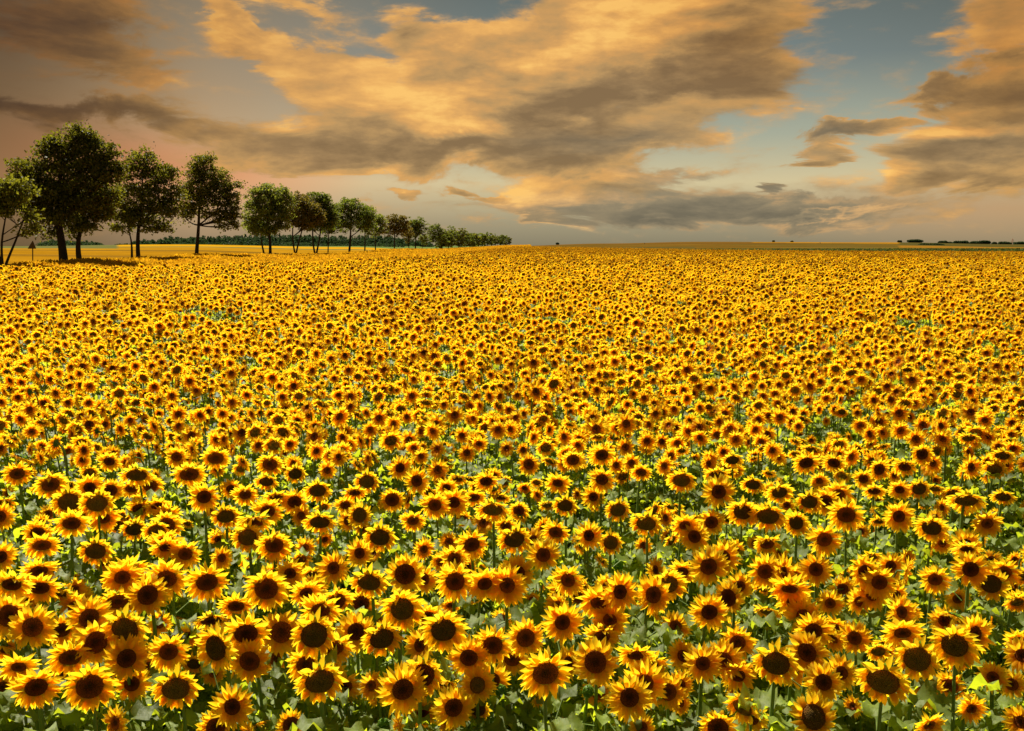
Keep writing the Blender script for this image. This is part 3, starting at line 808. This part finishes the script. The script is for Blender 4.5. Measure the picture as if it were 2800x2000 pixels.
# strip of ripe grain between the sunflowers and the road trees
def grain():
    rg = np.random.default_rng(41); mb = MB()
    n = 120000
    Y = 50 * (960 / 50) ** (rg.random(n) ** 1.15)
    a = field_x(Y) + .4; b = tree_x(Y) + 2.5
    x = b + (a - b) * rg.random(n)
    z = gz(x, Y) + .86 + rg.normal(0, .07, n) + .10 * np.sin(x * 1.3 + Y * .21) * np.sin(Y * .37)
    s = np.clip(Y / 620, .10, .5)
    C = np.stack([x, Y, z], 1)
    nor = rg.normal(size=(n, 3)) * [.5, 1, .5]; nor[:, 1] -= 1; nor /= np.linalg.norm(nor, axis=1)[:, None]
    up = np.stack([rg.normal(0, .5, n), rg.normal(0, .3, n), np.ones(n)], 1)
    sd_ = np.cross(up, nor); sd_ /= np.linalg.norm(sd_, axis=1)[:, None]
    w = s[:, None]; 
    V = np.stack([C - sd_ * w * .2 - up * w * 3.0, C + sd_ * w * .2 - up * w * 3.0, C + sd_ * w * .75, C + up * w * 1.2, C - sd_ * w * .75], 1).reshape(-1, 3)
    f = [tuple(range(5 * i, 5 * i + 5)) for i in range(n)]
    c = np.repeat(np.stack([np.full(n, .5), rg.random(n), np.full(n, .5)], 1), 5, 0)
    mb.add(V, f, 0, c)
    m = leafy("ripe_grain", (.50, .25, .007, 1), (.70, .37, .010, 1), .5, rough=.7, spec=.15, var=.32, nscale=.25, attr='col')
    tag(obj('ripe_grain', mb.mesh('ripe_grain', [m], smooth=False)), 'band of golden ripe grain between the sunflowers and the roadside trees', 'crop', None, 'stuff')
grain()

# ---------------------------------------------------------------- sunflowers
# heads read off the photograph: x, y, disc width, disc height, head width in enlarged pixels of one window
# (trailing o = old olive disc, L/R = turned aside)
WIN = {
'A': (0, 1500, 2.527, """5,60,80,90,200 280,45,70,30,170 660,20,150,110,230o 1280,38,95,85,210 1145,-5,90,60,210 490,120,50,120,120R 465,205,50,60,100 545,170,40,60,130
80,250,120,90,260 280,275,110,90,240 270,155,110,60,240 175,355,70,60,200 350,375,50,30,130 900,130,90,40,230 845,200,100,90,250 910,240,100,80,220 1150,210,130,110,300 1020,322,135,140,270
815,370,145,100,240 1430,235,150,120,280 1515,110,35,55,90R 1885,0,100,70,240 2005,172,85,75,200 2080,80,70,55,150 2155,185,80,60,170 1840,280,160,140,300 1890,322,80,80,200 2115,305,90,60,230
2215,430,130,100,280 1630,400,110,70,230 510,400,70,60,190 60,465,150,165,290 225,545,130,135,290 615,480,130,130,270 425,565,110,90,220 865,560,175,150,320 660,650,160,160,310 1460,500,130,60,230
1490,690,170,150,320oL 1700,590,155,130,300 1945,580,140,140,280 2170,600,180,150,330o 1165,715,125,115,270 875,760,120,120,270 485,755,150,100,280 130,820,110,70,260 45,700,80,50,200
250,960,140,125,300 620,955,175,165,330 430,850,75,60,170 910,935,110,105,230 1215,970,185,150,320 1725,780,150,140,280 1905,765,95,90,200 2110,800,130,100,260 2210,920,200,160,350o
15,960,70,80,190 1605,1095,105,110,270 1490,1235,130,120,250 2010,1220,110,110,190 1300,600,80,40,200 1340,800,90,60,160"""),
'B': (900, 1500, 2.527, """30,135,95,110,230L 210,32,80,80,190 525,178,140,135,270 275,235,150,105,270o 380,250,60,50,120 660,215,60,80,200R 865,68,95,80,210 1480,45,100,100,210 985,-5,60,40,140 870,230,150,120,280
1075,245,90,80,250 1018,308,65,65,170 1230,255,110,120,270 1300,170,100,100,230 1650,220,105,90,230 1600,305,85,80,190 1840,185,55,50,140 1880,115,40,35,100 1720,340,90,90,150 2010,300,110,130,260R
2255,150,60,100,170R 2240,320,120,130,250R 1860,380,110,80,260 1940,495,85,80,230 1905,410,60,40,180 1612,512,115,110,270 55,365,120,100,240 220,380,110,100,220 185,575,120,125,260 505,420,160,135,320o
365,625,155,130,280o 685,470,90,60,240 790,565,165,150,320o 1195,490,80,75,150 985,530,60,55,130 625,670,90,110,230L 1130,670,140,120,260 965,755,120,110,260 1358,618,130,125,250 1265,770,110,90,240
1495,865,190,165,360 1840,785,155,165,310 1650,790,70,90,220R 1885,610,110,70,240 2120,740,110,50,250 2230,800,90,50,220 40,690,120,90,260 0,880,80,120,230 510,975,150,140,320 640,880,180,150,320
105,955,110,90,230 330,1010,60,70,150 645,1140,90,85,200 860,1100,130,130,270 1025,945,120,120,250o 1130,910,100,90,220 1030,1115,110,90,170 820,1190,40,60,180 2075,1030,125,125,290 2185,930,120,110,280
1860,1000,90,90,200 2160,1235,80,80,170"""),
'E': (1600, 1500, 3.248, "740,320,175,140,330o 865,205,100,80,250 805,690,100,100,250 870,955,95,90,260 845,1210,80,90,240 735,1275,150,150,280"),
'C': (1900, 1500, 2.527, """95,125,115,120,250 200,60,80,90,230R 485,160,95,90,220 615,165,65,110,220R 703,80,50,60,140 835,145,95,95,220 720,170,40,40,90 1355,120,70,70,170 1390,45,60,40,130 1180,165,110,100,230
1905,145,115,110,240 2140,165,90,80,200 1880,5,90,40,200 2265,60,50,70,140 230,340,120,120,220L 310,260,50,60,180 655,280,110,60,260 680,370,95,85,230 1020,280,80,85,170 1275,235,100,90,220 1225,322,85,90,210
1375,265,60,70,150R 1660,215,105,90,220 1683,283,70,65,150 2045,245,120,115,220o 2183,265,70,70,160 2240,360,80,70,180 1815,350,65,60,160 935,380,70,75,180 100,440,110,105,240 225,560,80,70,180 750,470,90,90,240
965,545,80,60,190 1430,440,90,110,230R 1435,585,120,80,280 1720,500,80,90,190 820,570,105,100,240 295,650,100,90,230 1103,620,100,95,210 1310,500,40,50,110 205,770,100,130,260 55,795,105,125,250 560,795,200,150,340o
775,720,130,145,270 670,850,90,80,220 890,925,125,135,260 1010,860,100,110,240 1310,720,80,40,200 1535,765,180,165,300o 1795,670,180,160,350o 1940,590,90,110,250R 1300,920,190,140,350o 1600,980,105,105,220
1760,950,110,90,220 1885,855,60,70,140 820,1165,165,165,320o 160,1240,150,130,240 395,1170,100,110,210 300,880,90,80,230 290,980,40,60,150 2060,890,60,60,190 2235,640,80,60,200 2260,740,60,100,220 2190,940,80,100,180
2250,1200,80,80,200"""),
'D': (0, 1100, 2.527, """350,570,115,90,230 475,690,145,115,230 670,700,150,110,240 495,838,130,90,240 720,805,80,75,190 260,905,90,80,200 290,990,120,60,240 33,575,60,45,120 30,700,80,50,160 0,790,70,90,190 120,495,90,80,180
355,438,60,50,130 495,440,40,60,120R 755,410,65,55,150 945,505,140,80,220 1040,580,90,75,170 620,590,80,70,190 765,610,80,80,160 905,600,70,50,160 847,697,45,50,110 960,740,90,70,170 1090,720,90,50,180
1000,670,70,30,150 1308,500,115,85,210 1490,388,100,65,180 1220,378,75,70,160 1865,430,95,80,190 1565,508,50,45,120 2040,495,90,75,160 1410,655,105,95,220 1150,850,110,100,210 1155,770,80,40,190 925,880,110,80,180o
1080,890,130,90,200o 1235,900,60,60,140 1145,975,105,90,220 1600,600,65,55,150 1695,640,80,60,170 1500,635,60,90,130 1560,790,120,90,200o 1760,830,120,60,240 1850,755,90,80,200 1710,935,125,105,230
1895,990,125,105,240 1510,940,60,50,150 1545,968,55,50,120 2035,690,95,85,180 2090,735,65,60,130 2195,612,130,90,200o 2190,690,60,50,120 2210,830,130,85,220o 1580,700,50,50,110 1840,550,120,60,170 1910,655,90,30,180"""),
'F': (900, 1100, 2.527, """112,712,65,55,150 210,780,100,120,170o 135,820,70,80,150 350,935,155,115,240o 435,675,95,90,170 575,685,70,60,140 730,712,90,85,190 863,692,90,85,210 260,550,105,80,180 175,625,90,45,180 605,545,75,80,170R
490,455,60,65,160 812,590,60,50,150 1085,548,85,65,160 710,550,60,50,100 1000,660,80,50,160 890,530,80,40,150 580,820,80,60,170 630,870,70,65,110 1130,745,145,75,230o 1310,750,80,70,150 1220,855,70,50,160
1280,950,140,100,250o 985,985,115,95,230 798,975,55,55,120 920,810,80,60,150 1430,800,35,45,90 1565,900,90,70,180 1630,715,150,110,190o 1825,655,60,65,160 1885,535,85,80,180 1995,745,110,100,180o 2190,840,145,95,230o
1795,922,45,50,190 1945,970,110,100,180o 2195,680,50,55,120R 1750,480,80,70,140 1885,365,90,75,170 2015,395,70,55,140 1685,400,85,70,150 1380,430,75,75,150 1580,560,70,50,170 1155,380,50,45,130 2155,485,75,55,150
1185,660,80,30,150"""),
'G': (1600, 1100, 3.248, "855,695,170,105,270o 970,1195,110,115,250 885,1095,100,70,260 770,555,100,90,190 780,800,90,60,170 715,385,95,85,160 665,895,120,40,150"),
'H': (1900, 1100, 2.527, """165,620,95,95,210 25,935,60,90,170R 115,830,90,90,180 330,760,120,90,240o 505,790,155,95,260o 700,835,100,90,190o 585,625,95,70,190o 150,500,130,50,190 400,570,110,80,170o 260,400,100,50,160
490,463,60,55,130 770,420,95,80,180 960,420,75,65,150 1030,455,50,35,130 1275,465,90,90,170R 1450,445,95,65,180 1570,360,80,75,160 1165,530,70,60,150 790,690,120,80,200o 905,685,90,85,190 995,635,80,70,190
1240,615,80,40,160 1415,605,60,55,150 1550,600,115,90,160o 1045,780,130,100,250 1410,790,85,80,210 1635,870,120,90,230o 1875,680,180,80,250o 2020,840,80,75,190 1870,990,95,90,200 895,950,95,90,220
710,965,30,60,120R 500,980,100,70,200 2070,465,90,75,160 1910,450,50,65,150R 1755,530,50,40,120 2130,655,90,50,160 1670,620,50,60,120 2125,370,110,60,170o 1450,355,60,50,130 1660,520,60,50,130 1260,770,80,60,150
2265,880,60,80,130""")}
HEADS = []
for k, (ox, oy, sc, txt) in WIN.items():
    for w in txt.split():
        fl = ''.join(c for c in w if c.isalpha()); x, y, a, b, h = [float(q) for q in ''.join(c for c in w if not c.isalpha()).split(',')]
        HEADS.append(dict(x=ox + x / sc, y=oy + y / sc, dw=a / sc, dh=b / sc, hw=h / sc, old='o' in fl, turn=('L' if 'L' in fl else 'R' if 'R' in fl else ''), pick=h / sc))
HEADS.sort(key=lambda h: -h['hw'])
BUDS = [(900 + 1190 / 2.527, 1500 + 985 / 2.527), (900 + 1790 / 2.527, 1500 + 985 / 2.527), (900 + 375 / 2.527, 1500 + 1210 / 2.527), (900 + 1995 / 2.527, 1500 + 110 / 2.527), (1600 + 780 / 3.248, 1500 + 445 / 3.248)]
LOOSE = HEADS[300 - len(BUDS):]; HEADS = HEADS[:300 - len(BUDS)]

TOPH = 1.62
def hit(px, py, dz=0.0):
    """where the ray through a pixel meets the level of the flower heads"""
    r = ray(px, py)
    t = 2.0
    for _ in range(60):
        p = Vector((0, 0, CAMZ)) + r * t
        h = p.z - float(gz(p.x, p.y)) - TOPH - dz
        t += h / max(.15, -r.z) * .8
    return Vector((0, 0, CAMZ)) + r * t

# shared pieces: heads by droop and disc share
ELS = [R(18), R(-12), R(-42)]; RATS = [.38, .43, .48, .54]
PET, DSC, BRC, LVS = {}, {}, {}, []
for ei, el in enumerate(ELS):
    for ri, r0 in enumerate(RATS):
        for v in range(2):
            rg = np.random.default_rng(1000 + ei * 100 + ri * 10 + v)
            mb = MB(); petals_mb(mb, r0, el, rg, 0, old=(v == 1 and ri >= 2)); PET[ei, ri, v] = mb.mesh('petals', [M_PETAL])
for ri, r0 in enumerate(RATS):
    for v in range(2):
        rg = np.random.default_rng(50 + ri * 2 + v)
        mb = MB(); disc_mb(mb, r0, rg, 0, old=bool(v)); DSC[ri, v] = mb.mesh('disc', [M_DOLD if v else M_DYOUNG])
    mb = MB(); bracts_mb(mb, r0, np.random.default_rng(80 + ri)); BRC[ri] = mb.mesh('bracts', [M_BRACT])
for v in range(9):
    mb = MB(); leaves_mb(mb, 1.5, np.random.default_rng(200 + v), n=15, hi=.92); LVS.append(mb.mesh('leaves', [M_LEAF, M_STEM]))

def head_matrix(center, N, rad):
    N = N.normalized(); up = Vector((0, 0, 1))
    X = up.cross(N).normalized(); Y = N.cross(X)
    m = Matrix((X, Y, N)).transposed().to_4x4()
    return Matrix.Translation(center) @ m @ Matrix.Diagonal((rad, rad, rad, 1))

def stem_mesh(base, head, N, rg):
    tt = np.linspace(0, 1, 12)[:, None]
    b = np.array(base); h = np.array(head); n = np.array(N)
    H = h[2] - b[2]
    p1 = b + np.array([rg.normal(0, .03), rg.normal(0, .03), H * .6]); p2 = h - n * .16 + np.array([0, 0, .02 if n[2] > -.3 else .06])
    B = (1 - tt) ** 3 * b + 3 * tt * (1 - tt) ** 2 * p1 + 3 * tt ** 2 * (1 - tt) * p2 + tt ** 3 * h
    mb = MB(); r = .0145 * rg.uniform(.85, 1.2)
    tube(mb, B, r * np.linspace(1.15, .62, 12), 7)
    return mb.mesh('stem', [M_STEM])

GROUP = 'sunflowers in the near part of the field'
rf = np.random.default_rng(21)
IND = []
def add_flower(h, bud=False):
    rg = rf
    dz = rg.normal(0, .05)
    c = hit(h['x'], h['y'], dz)
    dist = (c - Vector((0, 0, CAMZ))).length
    dep = (c.y * math.cos(PITCH) - (c.z - CAMZ) * math.sin(PITCH))
    rad = h['hw'] * .5 * dep / F * 1.14
    # keep real size sensible: shift nearer or farther along the ray
    target = .145
    k = (target / rad) ** .35
    k = min(1.12, max(.9, k))
    c = Vector((0, 0, CAMZ)) + (c - Vector((0, 0, CAMZ))) * k; rad *= k
    toc = (Vector((0, 0, CAMZ)) - c).normalized(); cel = math.asin(toc.z); caz = math.atan2(toc.x, -toc.y)
    asp = h['dh'] / h['dw']
    el, az = cel * .85, rg.normal(0, .10)
    if h['turn']:
        az += (1 if h['turn'] == 'R' else -1) * math.acos(min(1, max(.3, 1 / asp if asp > 1 else asp))) * .95 * 1.0
        if asp <= 1: az = (1 if h['turn'] == 'R' else -1) * .6; el -= .2
    elif asp < 1: el = cel - math.acos(max(.34, asp)) * .95
    az += caz * .8
    el += rg.normal(0, .05)
    N = Vector((math.sin(az) * math.cos(el), -math.cos(az) * math.cos(el), math.sin(el)))
    ratio = min(.56, max(.36, h['dw'] / h['hw'] * .94))
    ri = int(np.argmin([abs(ratio - r) for r in RATS])); ei = int(np.argmin([abs(el - e) for e in ELS]))
    old = h['old'] or (ri == 3 and rg.random() < .5)
    bx = c.x - N.x * .10 + rg.normal(0, .04); by = c.y - N.y * .10 + abs(rg.normal(0, .03)); gb = float(gz(bx, by))
    base = Vector((bx, by, gb))
    root = empty('sunflower', base)
    root['category'] = 'sunflower'; root['group'] = GROUP
    M = head_matrix(c - base, N, rad) @ Matrix.Rotation(rg.uniform(0, 6.28) if el > R(3) else rg.normal(0, .15), 4, 'Z') @ Matrix.Diagonal((rg.uniform(.93, 1.07), rg.uniform(.94, 1.06), 1, 1))
    back = (c - base) - N * rad * .22
    obj('stem', stem_mesh((0, 0, -.05), back, N, rg), root)
    lv = obj('leaves', LVS[rg.integers(len(LVS))], root)
    H = (c.z - gb); lv.rotation_euler = (rg.normal(0, .03), rg.normal(0, .03), rg.uniform(0, 6.28)); s = H / 1.62; lv.scale = (1.0, 1.0, s)
    if not bud:
        for nm, me in (('petals', PET[ei, ri, int(old or rg.random() < .25)]), ('disc', DSC[ri, int(old)]), ('bracts', BRC[ri])):
            o = obj(nm, me, root); o.matrix_local = M
    root_info = dict(o=root, x=h['x'], y=h['y'], hw=h['hw'], old=old, el=el - cel, turn=h['turn'], ratio=ratio, bud=bud)
    IND.append(root_info)
    return root, M, N, c - base
for h in HEADS: add_flower(h)

def bud_mesh(seed):
    rg = np.random.default_rng(seed); mb = MB()
    nr, na = 6, 12; V = []
    for i in range(nr + 1):
        ph = math.pi * i / nr
        for j in range(na):
            th = 2 * np.pi * j / na; r = .62 * math.sin(ph) * rg.uniform(.99, 1.09)
            V.append([r * math.cos(th), r * math.sin(th), .5 * math.cos(ph)])
    mb.add(V, [(i * na + j, i * na + (j + 1) % na, (i + 1) * na + (j + 1) % na, (i + 1) * na + j) for i in range(nr) for j in range(na)])
    for i in range(46):
        th = rg.uniform(0, 6.28); q = rg.uniform(.25, 1.0)
        rad = np.array([math.cos(th), math.sin(th), 0]); sdv = np.array([-math.sin(th), math.cos(th), 0])
        p = rad * .62 * q + np.array([0, 0, .5 * math.sqrt(max(0, 1 - q * q)) - .06]); a = R(rg.uniform(15, 60)); w = .10
        V = []
        for k, e in enumerate((1, .9, .5, .05)):
            pp = p + (rad * math.cos(a + k * .25) + np.array([0, 0, math.sin(a + k * .25)])) * .42 * k / 3
            V += [pp - sdv * w * e, pp + sdv * w * e]
        mb.add(V, grid_faces(4, 2))
    return mb.mesh('bud', [M_BRACT])
BUDME = bud_mesh(9)
for (x, y) in BUDS:
    root, M, N, c = add_flower(dict(x=x, y=y, dw=30, dh=30, hw=44, old=False, turn=''), bud=True)
    o = obj('bud', BUDME, root); o.matrix_local = M

# labels: row from the bottom of the photo, place in the row, and look
IND.sort(key=lambda d: -d['y'])
rows = [IND[i:i + 15] for i in range(0, len(IND), 15)]
for ri, row in enumerate(rows):
    row.sort(key=lambda d: d['x'])
    for ci, d in enumerate(row):
        size = 'large' if d['hw'] > 108 else 'small' if d['hw'] < 74 else 'mid-sized'
        if d['bud']: look = 'green unopened sunflower bud'
        else:
            pose = 'nodding' if d['el'] < -.6 else 'sideways' if d['turn'] else 'drooping' if d['el'] < -.35 else 'upright'
            look = f"{size} {pose} sunflower with {'olive' if d['old'] else 'brown'} disc"
        place = 'frontmost row' if ri == 0 else f'{ORD[ri]} row from the front'
        d['o']['label'] = f"{look}, {ORD[ci]} from left in the {place}"

# ---------------------------------------------------------------- the rest of the field: one mass, instanced on points
src = bpy.data.collections.new("field_sources")
names = []
def source(name, mb, mats, col=src):
    me = mb.mesh(name, mats); o = bpy.data.objects.new(name, me); col.objects.link(o); names.append(name)
def xf(mb_src, M):
    V = np.concatenate(mb_src.v); A = np.array(M)
    mb_src.v = [V @ A[:3, :3].T + A[:3, 3]]
    return mb_src
def merge(dst, s_, mi):
    dst.add(np.concatenate(s_.v), s_.f, 0, np.concatenate(s_.c)); dst.m[-len(s_.f):] = [mi + k for k in s_.m]
NV = 24
ALLM = [M_PETAL, M_DYOUNG, M_DOLD, M_BRACT, M_LEAF, M_STEM]
for v in range(NV):
    rg = np.random.default_rng(700 + v)
    el = [R(14), R(4), R(-12), R(-26), R(20), R(-48)][v % 6] + rg.normal(0, .08); az = rg.normal(0, .35)
    old = v % 6 in (3, 5)
    r0 = rg.uniform(.44, .52) if old else rg.uniform(.34, .42)
    rad = rg.choice([.105, .118, .128, .148]) * rg.uniform(.95, 1.05) * (1.08 if old else 1)
    N = Vector((math.sin(az) * math.cos(el), -math.cos(az) * math.cos(el), math.sin(el)))
    H = 1.60; c = Vector((N.x * .1, N.y * .1, H)); M = head_matrix(c, N, rad)
    mb = MB()
    a = MB(); petals_mb(a, r0, el, rg, 0, old=old); merge(mb, xf(a, M), 0)
    a = MB(); disc_mb(a, r0, rg, 0, old=old); merge(mb, xf(a, M), 2 if old else 1)
    a = MB(); bracts_mb(a, r0, rg); merge(mb, xf(a, M), 3)
    a = MB(); leaves_mb(a, 1.5, rg, n=9, hi=.93, lo=.3); merge(mb, a, 4)
    tt = np.linspace(0, 1, 9)[:, None]; hd = np.array(c - N * rad * .22); nn = np.array(N)
    p1 = np.array([0, 0, H * .6]); p2 = hd - nn * .16 + [0, 0, .05]
    tube(mb, 3 * tt * (1 - tt) ** 2 * p1 + 3 * tt ** 2 * (1 - tt) * p2 + tt ** 3 * hd, .013 * np.linspace(1.15, .6, 9), 5, 5)
    source(f'a_flower_{v:02d}', mb, ALLM)
for v in range(9):   # copies with deeper, darker amber petals, picked more often with distance
    o = bpy.data.objects[f'a_flower_{v:02d}']; me = o.data.copy(); me.materials[0] = M_AMBER
    src.objects.link(bpy.data.objects.new(f'a_flower_{NV + v:02d}', me))
for v in range(8):   # leafy plants without an open head
    rg = np.random.default_rng(800 + v); mb = MB()
    a = MB(); leaves_mb(a, 1.25, rg, n=16, hi=1.0, big=1.25); merge(mb, a, 4)
    tube(mb, [[0, 0, 0], [.02, 0, .6], [.01, .01, 1.25]], [.014, .011, .005], 5, 5)
    source(f'b_leafy_{v:02d}', mb, ALLM)
src2 = bpy.data.collections.new("undergrowth_sources")
for v in range(8):
    o = bpy.data.objects.get(f'b_leafy_{v:02d}'); src2.objects.link(o)
    src.objects.unlink(o)

def scatter(name, pts, rot, scl, idx, coll, label, cat):
    me = bpy.data.meshes.new(name); me.from_pydata([tuple(p) for p in pts], [], [])
    a = me.attributes.new('rot', 'FLOAT_VECTOR', 'POINT'); a.data.foreach_set('vector', np.asarray(rot, float).ravel())
    a = me.attributes.new('scl', 'FLOAT', 'POINT'); a.data.foreach_set('value', np.asarray(scl, float))
    a = me.attributes.new('idx', 'INT', 'POINT'); a.data.foreach_set('value', np.asarray(idx, int))
    o = obj(name, me)
    g = bpy.data.node_groups.new(name, 'GeometryNodeTree')
    g.interface.new_socket(name='Geometry', in_out='INPUT', socket_type='NodeSocketGeometry')
    g.interface.new_socket(name='Geometry', in_out='OUTPUT', socket_type='NodeSocketGeometry')
    G = NT(g)
    gi = G.n('NodeGroupInput'); go = G.n('NodeGroupOutput')
    ci = G.n('GeometryNodeCollectionInfo'); ci.inputs['Collection'].default_value = coll; ci.inputs['Separate Children'].default_value = True; ci.inputs['Reset Children'].default_value = True
    ip = G.n('GeometryNodeInstanceOnPoints'); ip.inputs['Pick Instance'].default_value = True
    def na(nm, t):
        n = G.n('GeometryNodeInputNamedAttribute', data_type=t); n.inputs['Name'].default_value = nm
        return n.outputs['Attribute']
    er = G.n('FunctionNodeEulerToRotation'); G.l(na('rot', 'FLOAT_VECTOR'), er.inputs[0])
    G.l(gi.outputs[0], ip.inputs['Points']); G.l(ci.outputs[0], ip.inputs['Instance'])
    G.l(na('idx', 'INT'), ip.inputs['Instance Index']); G.l(er.outputs[0], ip.inputs['Rotation']); G.l(na('scl', 'FLOAT'), ip.inputs['Scale'])
    G.l(ip.outputs[0], go.inputs[0])
    md = o.modifiers.new('scatter', 'NODES'); md.node_group = g
    return tag(o, label, cat, None, 'stuff')

def jitter_grid(y0, y1, s, rg, half=.66):
    out = []
    y = y0
    while y < y1:
        xs = np.arange(-half * y - 1.5, half * y + 1.5, s)
        out.append(np.stack([xs + rg.uniform(-.42, .42, len(xs)) * s, y + rg.uniform(-.42, .42, len(xs)) * s], 1))
        y += s
    return np.concatenate(out)
SPLIT = 1268   # picture row where the individually built flowers begin
rg = np.random.default_rng(77)
p = np.concatenate([jitter_grid(7, 24, .285, rg), jitter_grid(24, 60, .29, rg), jitter_grid(60, 120, .34, rg), jitter_grid(120, 420, .48, rg, .62)])
p = p[(p[:, 0] > field_x(p[:, 1])) & (p[:, 1] < field_end(p[:, 0], p[:, 1]))]
z = gz(p[:, 0], p[:, 1])
c_, s_ = math.cos(PITCH), math.sin(PITCH)
dzz = z + TOPH - CAMZ; dep = p[:, 1] * c_ - dzz * s_; ppy = 1000 - F * (p[:, 1] * s_ + dzz * c_) / dep; ppx = 1400 + F * p[:, 0] / dep
far = (ppy < SPLIT) & (dep > 0)
m = far
pf = np.column_stack([p[m], z[m]])
n = len(pf)
scl = rg.normal(1.0, .08, n).clip(.78, 1.2)
tall = rg.random(n) < .05; scl[tall] += .10
gap = np.sin(pf[:, 0] * .9 + 3 * np.sin(pf[:, 1] * .23)) * np.sin(pf[:, 1] * .7 + 2 * np.sin(pf[:, 0] * .31)) > .88
scl[gap] *= .74
for (gx, gy, ga, gb) in [(590, 862, 110, 22), (1480, 868, 90, 12), (2500, 885, 80, 20), (1050, 1075, 60, 20), (560, 1085, 50, 18), (1230, 1170, 70, 20), (2300, 1130, 60, 16), (1960, 1120, 60, 16), (380, 1200, 60, 18), (830, 1230, 50, 16)]:
    hole = ((ppx[m] - gx) / ga) ** 2 + ((ppy[m] - gy) / gb) ** 2 < rg.uniform(.4, 1.3, n)
    scl[hole] = rg.uniform(.62, .78, int(hole.sum()))
rot = np.stack([rg.normal(0, .05, n), rg.normal(0, .05, n), rg.normal(0, .42, n)], 1)
idx = rg.choice(NV, n)
amb = rg.random(n) < np.interp(pf[:, 1], [25, 60, 110, 190], [.0, .22, .60, 1.0]) + .25 * np.clip(np.sin(pf[:, 0] * .05 + 1.3) * np.sin(pf[:, 1] * .09), 0, 1) * (pf[:, 1] > 40)
idx[amb] = NV + rg.choice(9, int(amb.sum()))
# the read-off heads too small for a model of their own keep their places
add = [hit(h['x'], h['y']) for h in LOOSE]
pf = np.concatenate([pf, [[a.x, a.y, float(gz(a.x, a.y))] for a in add]])
la = len(add)
scl = np.concatenate([scl, [min(1.05, max(.85, .9 + rg.normal(0, .03))) for _ in add]]); rot = np.concatenate([rot, np.stack([np.zeros(la), np.zeros(la), rg.normal(0, .3, la)], 1)]); idx = np.concatenate([idx, rg.choice(NV, la)])
# half hidden heads low between the near plants
p2 = jitter_grid(3.2, 12.5, .50, rg)
z2 = gz(p2[:, 0], p2[:, 1]); dzz = z2 + TOPH - CAMZ; dep2 = p2[:, 1] * c_ - dzz * s_; pp2 = 1000 - F * (p2[:, 1] * s_ + dzz * c_) / dep2
m = (pp2 >= SPLIT) & (rg.random(len(p2)) < .9)
k = int(m.sum())
pf = np.concatenate([pf, np.column_stack([p2[m], z2[m]])]); scl = np.concatenate([scl, rg.uniform(.70, .93, k)])
rot = np.concatenate([rot, np.stack([rg.normal(0, .06, k), rg.normal(0, .06, k), rg.normal(0, .6, k)], 1)]); idx = np.concatenate([idx, rg.choice(NV, k)])
scatter('sunflower_field', pf, rot, scl, idx, src, 'mass of sunflowers filling the field from the middle distance to the horizon', 'sunflowers')
print('field flowers', len(pf))

# leafy growth between the near stems
p3 = jitter_grid(2.6, 13.5, .34, rg, .72)
k = len(p3); z3 = gz(p3[:, 0], p3[:, 1])
scatter('leafy_undergrowth', np.column_stack([p3, z3]), np.stack([rg.normal(0, .1, k), rg.normal(0, .1, k), rg.uniform(0, 6.28, k)], 1),
        rg.uniform(.62, 1.02, k), rg.integers(0, 8, k), src2, 'leafy green growth crowding between the near sunflower stems', 'undergrowth')
